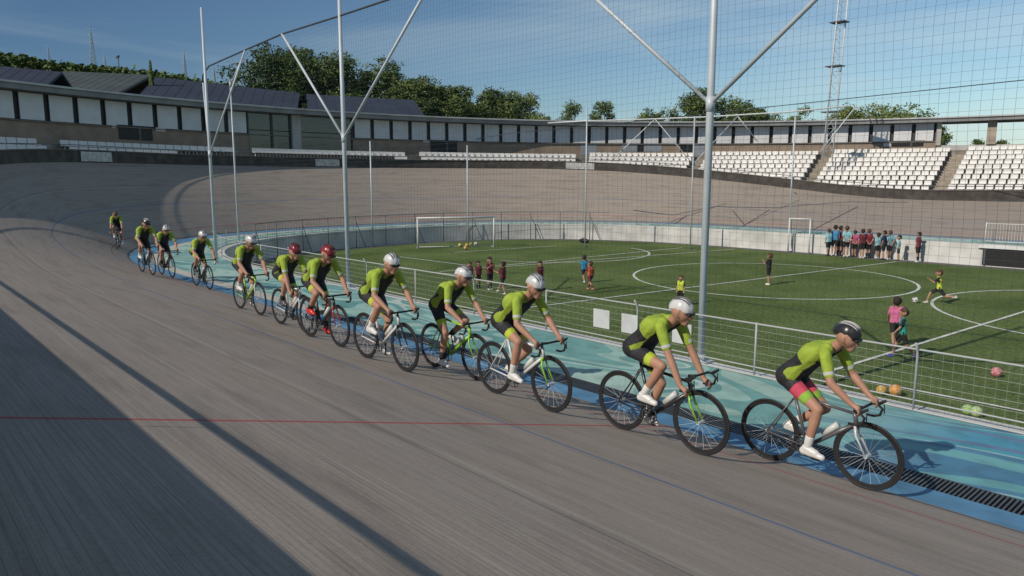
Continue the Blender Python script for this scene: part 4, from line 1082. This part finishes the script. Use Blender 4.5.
kid(901, 358, 306, 205, 'boy in teal green bib and black shorts running near the fence', BLK, BLK, TEAL, M_brownhair, 'stride', (.05,.09,.35), None, 1, gq)
kid(894, 347, 295, 120, 'child in pink shirt with curly dark hair half behind the boy in teal', PINK, BLK, None, M_hair, 'stride', (.05,.05,.2), None, 2, gq)
kid(938, 304, 265, 200, 'boy in yellow vest striding wide beside the white ball', BLK, BLK, YEL, M_brownhair, 'run', (.6,.6,.6), None, 3, gq)
kid(768, 285, 253, 190, 'boy dressed all in black with arms folded alone in the centre circle', BLK, BLK, None, M_brownhair, 'folded', (.65,.65,.65), None, 4, gq)
kid(680, 306, 275, -60, 'boy in yellow bib seen just above the white helmet of a rider', BLK, BLK, YEL, M_brownhair, 'stand', WHT, None, 5, gq)
kid(584, 283, 254, 150, 'boy in bright blue shirt walking beside the child in the orange bib', (.03,.22,.38), NAVY, None, M_hair, 'stride', WHT, None, 6, gq)
kid(590, 290, 260, 170, 'child in orange red bib with curly hair beside the boy in blue', MAROON, MAROON, (.55,.12,.05), M_brownhair, 'stride', (.6,.2,.2), MAROON, 7, gq)
gt = 'children in dark maroon kit in a loose row'
kid(470, 287, 262, -30, 'leftmost dark kitted child of the row, mostly behind a white helmet', MAROON, BLK, None, M_hair, 'stand', BLK, BLK, 8, gt)
kid(478.5, 288, 261, -25, 'second dark kitted child of the row, small, beside the taller boy', MAROON, BLK, None, M_hair, 'stand', BLK, BLK, 9, gt)
kid(490, 290, 257, -20, 'tallest boy of the row in dark maroon kit with arms crossed', MAROON, BLK, None, M_hair, 'folded', WHT, BLK, 10, gt)
kid(503, 294, 260.5, 190, 'dark kitted child stepping left with one bare leg forward', MAROON, BLK, None, M_hair, 'step', WHT, None, 11, gt)
kid(540, 291, 261, -10, 'dark kitted child at the right end behind the grey helmeted rider', MAROON, BLK, None, M_hair, 'stand', WHT, BLK, 12, gt)
gp = 'group standing by the far wall'
far = [(828, 252.5, 226, CY, BLK, 'leftmost of the wall group in a pale blue shirt', 'stand', 150), (834, 254, 223.5, BLUE, BLK, 'second from the left of the wall group in a blue shirt', 'stand', 100),
 (839.5, 255, 225, MAROON, BLK, 'person in maroon shirt between the blue and pale blue shirts', 'stand', 60), (845.5, 255.5, 224.5, CY, BLK, 'broad person in pale blue shirt left of the pink shirt', 'behind', 130),
 (853.5, 255, 228.5, (.55,.12,.25), BLK, 'person in pink shirt standing before the far wall', 'behind', 138), (861.5, 256, 227, MAROON, BLK, 'left one of the pair in dark red shirts', 'stand', 138),
 (867.5, 256, 227, (.22,.03,.05), BLK, 'right one of the pair in dark red, hands behind back', 'behind', 138), (877, 256, 231, CY, BLK, 'shorter person in pale blue right of the dark red pair', 'stand', 150),
 (883, 256.5, 228, NAVY, BLK, 'person in navy between two pale blue shirts', 'stand', 180), (888.5, 256.5, 228, (.20,.42,.50), BLK, 'taller person in blue shirt right of the navy shirt', 'behind', 150),
 (898, 256.5, 232, CY, BLK, 'rightmost of the group in pale blue next to the black bag', 'stand', 200), (917.5, 256.5, 228, (.20,.035,.06), BLK, 'person in dark red standing alone right of the group', 'stand', 170)]
for k, (x, yb, yt, sc, so_, lb, ps, fc) in enumerate(far):
    kid(x, yb, yt, fc, lb, sc, so_, None, M_hair if k % 3 else M_brownhair, ps, WHT if k % 2 else BLK, BLK if k in (2, 6, 11) else None, 20+k, gp)

# ------------------------------------------------------------------ bicycles and riders
trk_dg = bpy.context.evaluated_depsgraph_get()
def surf(x, y):
    h = bv.ray_cast(Vector((x, y, 20)), Vector((0,0,-1))); 
    return h[0].z if h[0] is not None else ZA
WB0, WB1, WR = -.42, .60, .335
def bike(fcol, fork_col, ang, seed):
    fm = mat('frame paint'+str(fcol), fcol, .3, 0, .03, 2, spec=.6); fk = mat('frame paint'+str(fork_col), fork_col, .3, 0, .03, 2, spec=.6)
    e = empty('road_bicycle'); bb = Vector((0,0,.27)); st = Vector((-.17,0,.80)); ht0 = Vector((.45,0,.74)); ht1 = Vector((.475,0,.62)); ra = Vector((WB0,0,WR)); fa = Vector((WB1,0,WR))
    mb = MB(); mb.tube([st+Vector((.0,0,-.02)), ht0-Z*.015], .017, 8); mb.tube([bb, ht1+Z*.01], .022, 8); mb.tube([bb, st], .017, 8); mb.tube([ht0, ht1], .022, 8)
    for k in (-1, 1): mb.tube([bb+Yv*.03*k, ra+Yv*.06*k], .010, 6); mb.tube([st+Yv*.012*k-Z*.06, ra+Yv*.06*k], .008, 6)
    mb.tube([bb-Yv*.035, bb+Yv*.035], .024, 8); mb.build('frame', fm, e, True)
    mb = MB()
    for k in (-1, 1): mb.tube([ht1+Yv*.03*k-Z*.01, ht1+Vector((.02, .045*k, -.10)), fa+Yv*.05*k], [.014,.012,.008], 6)
    mb.tube([ht1-Yv*.035-Z*.005, ht1+Yv*.035-Z*.005], .016, 6); mb.build('fork', fk, e, True)
    for c in (ra, fa):
        wn = empty('wheel'); wn.parent = e; wn.location = c
        mb = MB(); mb.tube([(math.cos(a)*(WR-.012), 0, math.sin(a)*(WR-.012)) for a in [k*math.tau/40 for k in range(40)]], .0125, 8, closed=True); mb.build('tyre', M_rubber, wn, True)
        mb = MB(); K = 40; pr = [(WR-.022, -.010), (WR-.022, .010), (WR-.058, .006), (WR-.058, -.006)]; vs = [(r*math.cos(k*math.tau/K), y, r*math.sin(k*math.tau/K)) for k in range(K) for r, y in pr]
        mb.add(vs, [(k*4+q, k*4+(q+1) % 4, ((k+1) % K)*4+(q+1) % 4, ((k+1) % K)*4+q) for k in range(K) for q in range(4)]); mb.build('rim', M_black, wn)
        mb = MB(); mb.tube([(0,-.05,0), (0,.05,0)], .018, 8)
        for k in range(18): a = k*math.tau/18; mb.tube([(0, .028*(-1)**k, 0), ((WR-.05)*math.cos(a), 0, (WR-.05)*math.sin(a))], .0014, 3)
        mb.build('spokes', M_galv, wn)
    mb = MB(); mb.tube([st, st+(st-bb).normalized()*.12], .013, 8); mb.build('seat_post', M_black, e, True)
    mb = MB(); sp = st+(st-bb).normalized()*.13; mb.capsule(sp+Vector((-.10,-.045,.015)), sp+Vector((.16,0,.0)), .024, .016); mb.capsule(sp+Vector((-.10,.045,.015)), sp+Vector((.16,0,.0)), .024, .016); mb.capsule(sp+Vector((-.10,-.045,.015)), sp+Vector((-.10,.045,.015)), .022, .022); mb.build('saddle', M_black, e, True)
    mb = MB(); stm = ht0+Vector((-.008,0,.05)); bc = stm+Vector((.09,0,.015)); mb.tube([ht0, stm, bc], .014, 6); mb.tube([bc-Yv*.20, bc+Yv*.20], .013, 8)
    for k in (-1, 1):
        mb.tube([bc+Yv*.20*k, bc+Vector((.05,.205*k,-.002)), bc+Vector((.095,.205*k,-.04)), bc+Vector((.075,.205*k,-.105)), bc+Vector((.02,.205*k,-.125)), bc+Vector((-.05,.205*k,-.125))], .0125, 8); mb.capsule(bc+Vector((.05,.205*k,.0)), bc+Vector((.115,.205*k,.045)), .017, .014, 8)
        mb.tube([bc+Vector((.11,.205*k,.01)), bc+Vector((.115,.205*k,-.08))], .006, 5)
    mb.build('handlebar', M_black, e, True)
    cr = MB(); cr.tube([bb-Yv*.075, bb+Yv*.075], .014, 8)
    ped = {}
    for k in (-1, 1):
        a = ang+(math.pi if k > 0 else 0); p = bb+Vector((math.cos(a), 0, math.sin(a)))*.17+Yv*.085*k; cr.tube([bb+Yv*.075*k, p], [.013,.009], 6); ped[k] = p+Yv*.045*k
    K = 32
    cr.tube([bb+Vector((math.cos(k*math.tau/K)*.092, -.045, math.sin(k*math.tau/K)*.092)) for k in range(K)], .006, 4, closed=True)
    for q in range(5): cr.tube([bb-Yv*.045, bb+Vector((math.cos(q*1.2566)*.09, -.045, math.sin(q*1.2566)*.09))], .007, 4)
    crk = cr.build('crankset', M_galv_dark, e, True)
    for k in (-1, 1): mb = MB(); mb.box(ped[k], (.08,.07,.014)); mb.build('pedal', M_black, crk)
    mb = MB(); mb.tube([bb+Vector((0,-.045,.092)), ra+Vector((0,-.045,.04))], .004, 4); mb.tube([bb+Vector((0,-.045,-.092)), ra+Vector((.03,-.045,-.055)), ra+Vector((0,-.045,-.04))], .004, 4)
    mb.tube([ra+Vector((math.cos(k*math.tau/16)*.04, -.045, math.sin(k*math.tau/16)*.04)) for k in range(16)], .006, 4, closed=True); mb.build('chain', M_galv_dark, e)
    mb = MB(); mb.tube([Vector((.16,0,.44)), Vector((.30,0,.575))], .034, 10); mb.build('water_bottle', mat('bottle', (.55,.57,.55), .4, 0, .05, 4), e, True)
    return e, ped, bc
LIME = (.29,.40,.045)
def rider(spec):
    (x, y, head, blabel, rlabel, helm, shoe, sock, bcol, kcol, hands, ang, short_hem, hem2, dark) = spec
    zb = surf(x, y); e, ped, bc = bike(bcol, kcol, ang, 0); e.location = (x, y, zb); e.rotation_euler = (0, 0, head); tag(e, blabel, 'bicycle', 'road bicycles in the line')
    s = 1.0; pel = Vector((-.215,0,.985)); aero = hands == 'drops'
    rj = random.Random(int(abs(x)*100)); jz = rj.uniform(.015, .045)+(.03 if x > -5 else 0); chest = Vector((.03,0,(1.17 if aero else 1.20)+jz)); neck = Vector((.225,0,(1.245 if aero else 1.30)+jz)); up = (neck-pel).normalized()
    hc = neck+Vector((.115,0,.10)); yw = rj.uniform(-.22, .22); fw = Vector((math.cos(yw), math.sin(yw), -.30+rj.uniform(-.12, .16))).normalized(); hup = (Z-fw*Z.dot(fw)).normalized()
    J = {}
    for k in (-1, 1):
        h = pel+Yv*.09*k-Z*.02; an = ped[k]+Vector((-.10,-.005*k,.085)); kn = ik(h, an, .44, .43, Vector((1,.1*k,.6))); J['h',k], J['k',k], J['a',k] = h, kn, an
        sh = neck+Vector((-.03,.165*k,-.035))
        if aero: hp = bc+Vector((.03,.205*k,-.115))
        elif hands == 'hoods': hp = bc+Vector((.045,.205*k,.03))
        else: hp = bc+Vector((.0,.13*k,.03))
        wr = hp+Vector((-.075,.0,.035)); el = ik(sh, wr, .305, .265, Vector((-.25,.55*k,-.7))); J['s',k], J['e',k], J['w',k], J['f',k] = sh, el, wr, (hp-wr)
    b = MB(); torso_caps(b, pel, chest, neck, Yv, 1.03); b.capsule(neck-up*.02, hc-fw*.04-hup*.05, .055, .052); head_caps(b, hc, fw, hup, 1, 1)
    for k in (-1, 1):
        b.capsule(J['h',k], J['k',k], .088, .055); q = J['k',k].lerp(J['a',k], .33); b.capsule(J['k',k], q, .052, .056); b.capsule(q, J['a',k], .056, .034)
        b.capsule(J['a',k], J['a',k]+Vector((.12,0,-.055)), .033, .020)
        b.capsule(J['s',k], J['e',k], .052, .041); b.capsule(J['e',k], J['e',k].lerp(J['w',k], .3), .041, .043); b.capsule(J['e',k].lerp(J['w',k], .3), J['w',k], .043, .028); hand_caps(b, J['w',k], J['f',k], -Z, 1, -k, .75)
    o = remesh(b, 'person', M_skin, .0105); o.location = (x, y, zb); o.rotation_euler = (0,0,head); tag(o, rlabel, 'cyclist', 'riders in the training line')
    lm_, bk = mat('lime jersey', LIME, .8, 0, .18, 11, .6, bscale=16), mat('black lycra', (.024,.025,.028), .65, 0, .25, 11, .6, bscale=16)
    c = MB(); torso_caps(c, pel+up*.05, chest, neck, Yv, 1.03, .010)
    for k in (-1, 1): c.capsule(J['s',k], J['s',k].lerp(J['e',k], .74), .062, .053)
    back_n = Vector((-up.z, 0, up.x))     # outward from the rider's back
    def jm(p, n):
        t = (p-pel).dot(up); d = (p-pel.lerp(neck, max(0, min(1, t/(neck-pel).length)))).dot(back_n)
        if abs(p.y) > .15:                                # sleeves, with a white hem band
            k = -1 if p.y < 0 else 1; ad = J['e',k]-J['s',k]; ta = (p-J['s',k]).dot(ad)/ad.length_squared
            if ta > .25: return 2 if .66 < ta < .76 else 0
        if t > .40 and abs(p.y) > .10: return 0
        if t > .27 and d > -.035: return 0
        return 1
    remesh(c, 'jersey', [lm_, bk, mat('white hem band', (.5,.5,.5), .8, 0, .05, 5)], .0105, o, jm)
    c = MB(); c.capsule(pel-Yv*.08, pel+Yv*.08, .120, .120)
    for k in (-1, 1): c.capsule(pel+Yv*.08*k, pel.lerp(chest, .30)+Yv*.075*k, .120, .113)
    for k in (-1, 1): c.capsule(J['h',k], J['h',k].lerp(J['k',k], .66), .097, .074)
    hemm = mat('hem '+str(short_hem), short_hem, .8, 0, .1, 9); hem2m = mat('hem '+str(hem2), hem2, .8, 0, .1, 9)
    def sm_(p, n):
        k = -1 if p.y < 0 else 1; a, b2 = J['h',k], J['k',k]; t = (p-a).dot((b2-a).normalized())/(b2-a).length
        return 1 if t > .56 else (2 if t > .30 else 0)
    remesh(c, 'shorts', [bk, hemm, hem2m], .0105, o, sm_)
    sk = cloth('sock'+str(sock), sock); shm = mat('shoe '+str(shoe), shoe, .35, 0, .05, 5, spec=.6)
    for k in (-1, 1):
        c = MB(); a = J['a',k]; c.capsule(a, a.lerp(J['k',k], .28), .040, .048); remesh(c, 'sock', sk, .0105, o)
        c = MB(); c.capsule(a+Vector((-.035,0,-.035)), a+Vector((.155,0,-.060)), .042, .032); c.capsule(a+Vector((-.01,0,-.005)), a+Vector((.09,0,-.038)), .046, .040); remesh(c, 'shoe', shm, .009, o)
    # helmet with vents
    hcol, stripe = helm
    c = MB(); hcn = hc+hup*.045-fw*.015; N_ = 24; M_ = 12; vs = []; fs = []
    for j in range(M_+1):
        th = math.pi*.56*j/M_
        for i in range(N_):
            ph = math.tau*i/N_; l = (1.36 if math.cos(ph) < 0 else 1.12); rib = 1+.05*math.cos(ph*8)*math.sin(th*1.2)
            p = fw*(math.cos(ph)*math.sin(th)*.108*l)+fw.cross(hup)*(math.sin(ph)*math.sin(th)*.092)+hup*(math.cos(th)*.112-.015*(math.cos(ph) < -.5)*math.sin(th)); vs.append(hcn+p*rib)
    for j in range(M_):
        for i in range(N_): fs.append((j*N_+i, (j+1)*N_+i, (j+1)*N_+(i+1) % N_, j*N_+(i+1) % N_))
    n0 = len(vs); vs += [hcn+(v-hcn)*.9 for v in vs]; 
    for i in range(N_): fs.append((M_*N_+i, n0+M_*N_+i, n0+M_*N_+(i+1) % N_, M_*N_+(i+1) % N_))
    c.add(vs, fs); hm = c.build('helmet', mat('helmet '+str(hcol), hcol, .3, 0, .05, 5, spec=.6), o, True)
    c = MB()
    sdv = fw.cross(hup)
    for q in (-.045, -.016, .016, .045):
        pts = []
        for t in range(9):
            th = -1.0+2.1*t/8; l = 1.36 if th < 0 else 1.12
            pts.append(hcn+fw*math.sin(th)*.111*l+hup*math.cos(th)*.114*math.sqrt(max(.1, 1-(q/.095)**2))+sdv*q)
        c.tube(pts[1:-1], [.002]+[.008]*5+[.002], 6)
    c.build('vent', mat('vent '+str(stripe), stripe, .6, 0, .1, 5), hm, True)
    c = MB()
    for k in (-1, 1): c.tube([hcn+sdv*.088*k, hc+sdv*.085*k-hup*.04+fw*.02, hc-hup*.11+fw*.03], .005, 5)
    c.build('strap', M_black, hm)
    c = MB(); c.capsule(hc+fw*.098+sdv*.05+hup*.018, hc+fw*.098-sdv*.05+hup*.018, .017, .017); c.capsule(hc+fw*.095+sdv*.05+hup*.018, hc+sdv*.10+hup*.015, .006, .004); c.capsule(hc+fw*.095-sdv*.05+hup*.018, hc-sdv*.10+hup*.015, .006, .004); c.build('glasses', M_black, o, True)
WH = ((.62,.63,.63), (.12,.12,.13)); RD = ((.20,.022,.035), (.04,.01,.01)); BK = ((.025,.025,.028), (.4,.4,.4)); GY = ((.55,.57,.58), (.16,.17,.18))
W_S = (.68,.68,.66); BKS = (.03,.03,.03); BLKF = (.025,.025,.03); WHF = (.6,.6,.6); GRN = (.25,.55,.04); YH = (.42,.52,.05)
PK = (.55,.07,.12)
def hd(x, y):
    b = min(range(NP), key=lambda i: (PL[i]-Vector((x, y))).length); t = (PL[(b+4) % NP]-PL[b-4]).normalized()
    if t.dot(Vector((1,-.4))) < 0: t = -t
    return math.atan2(t.y, t.x)
def rpt(px, py, z): p = un(px, py, z); return p.x, p.y
def gpt(px, py): h = bv.ray_cast(CP, ray(px, py).normalized())[0]; return h.x, h.y
P3_ = gpt(166, 276); P2_ = gpt(146.5, 273.5); P1_ = gpt(119, 248)
def spec(x, y, *a): return (x, y, hd(x, y) if x < -18 else 0.0)+a
RID = [
 spec(-3.32, 7.05, 'black bicycle with white details ridden at the front of the line', 'front rider with black helmet, pink hem and lime jersey at the far right', BK, W_S, W_S, (.10,.10,.11), WHF, 'hoods', R_(-20), (.25,.45,.06), PK, 0),
 spec(-4.6, 6.14, 'dark bicycle with lime front ridden second from the front', 'second rider from the right, white helmet and tall white overshoes', WH, W_S, W_S, BLKF, GRN, 'drops', R_(65), YH, BLKF, 0),
 spec(-6.42, 5.83, 'white and green bicycle under the silver helmeted rider', 'rider with silver striped helmet and white shoes, third from the right', GY, W_S, (.6,.62,.6), WHF, GRN, 'hoods', R_(5), YH, BLKF, 0),
 spec(-8.35, 6.28, 'bright green bicycle under the fourth rider from the right', 'rider low on the lime green bicycle, white helmet, fourth from the right', WH, W_S, BKS, GRN, GRN, 'hoods', R_(-70), YH, BLKF, 0),
 spec(-8.70, 5.33, 'white bicycle with dark wheels just right of the tall pole', 'upright rider in white helmet just right of the tall forked pole', WH, W_S, W_S, WHF, BLKF, 'hoods', R_(80), YH, BLKF, 0),
 spec(-10.75, 5.47, 'black bicycle under the rider with red shoes', 'rider with bright red helmet, red shoes and black socks', ((.24,.025,.035),(.08,.01,.01)), (.62,.03,.025), BKS, BLKF, (.45,.04,.03), 'hoods', R_(100), YH, BLKF, 0),
 spec(-12.35, 5.68, 'white bicycle under the crouched rider with dark red helmet', 'crouched rider with dark red helmet left of the red shoed rider', RD, (.08,.08,.09), BKS, WHF, WHF, 'drops', R_(60), YH, BLKF, 0),
 spec(-14.7, 5.86, 'lime bicycle with white fork behind the dark red helmeted rider', 'rider with white striped helmet on a lime bicycle, fifth from the left', GY, W_S, W_S, (.30,.50,.05), WHF, 'hoods', R_(90), BLKF, BLKF, 0),
 spec(-20.6, 6.95, 'dark bicycle of the fourth rider from the left, beside the left pole', 'fourth rider from the left, white helmet, close to the leftmost pole', WH, BKS, BKS, BLKF, BLKF, 'hoods', R_(80), YH, BLKF, 0),
 spec(P3_[0], P3_[1], 'dark bicycle of the third rider from the left', 'third rider from the left, white helmet, on the blue strip', WH, BKS, BKS, BLKF, BLKF, 'hoods', R_(10), BLKF, BLKF, 0),
 spec(P2_[0], P2_[1], 'black bicycle of the second rider from the left', 'second rider from the left with black and white helmet and white shoes', BK, W_S, W_S, BLKF, BLKF, 'hoods', R_(85), BLKF, BLKF, 0),
 spec(P1_[0], P1_[1], 'distant bicycle of the last rider leaving the bend', 'last rider, smallest and leftmost, leaving the shaded bend', ((.10,.07,.06),(.05,.05,.05)), W_S, W_S, BLKF, BLKF, 'drops', R_(60), BLKF, BLKF, 0),
]
for r in RID: rider(r)
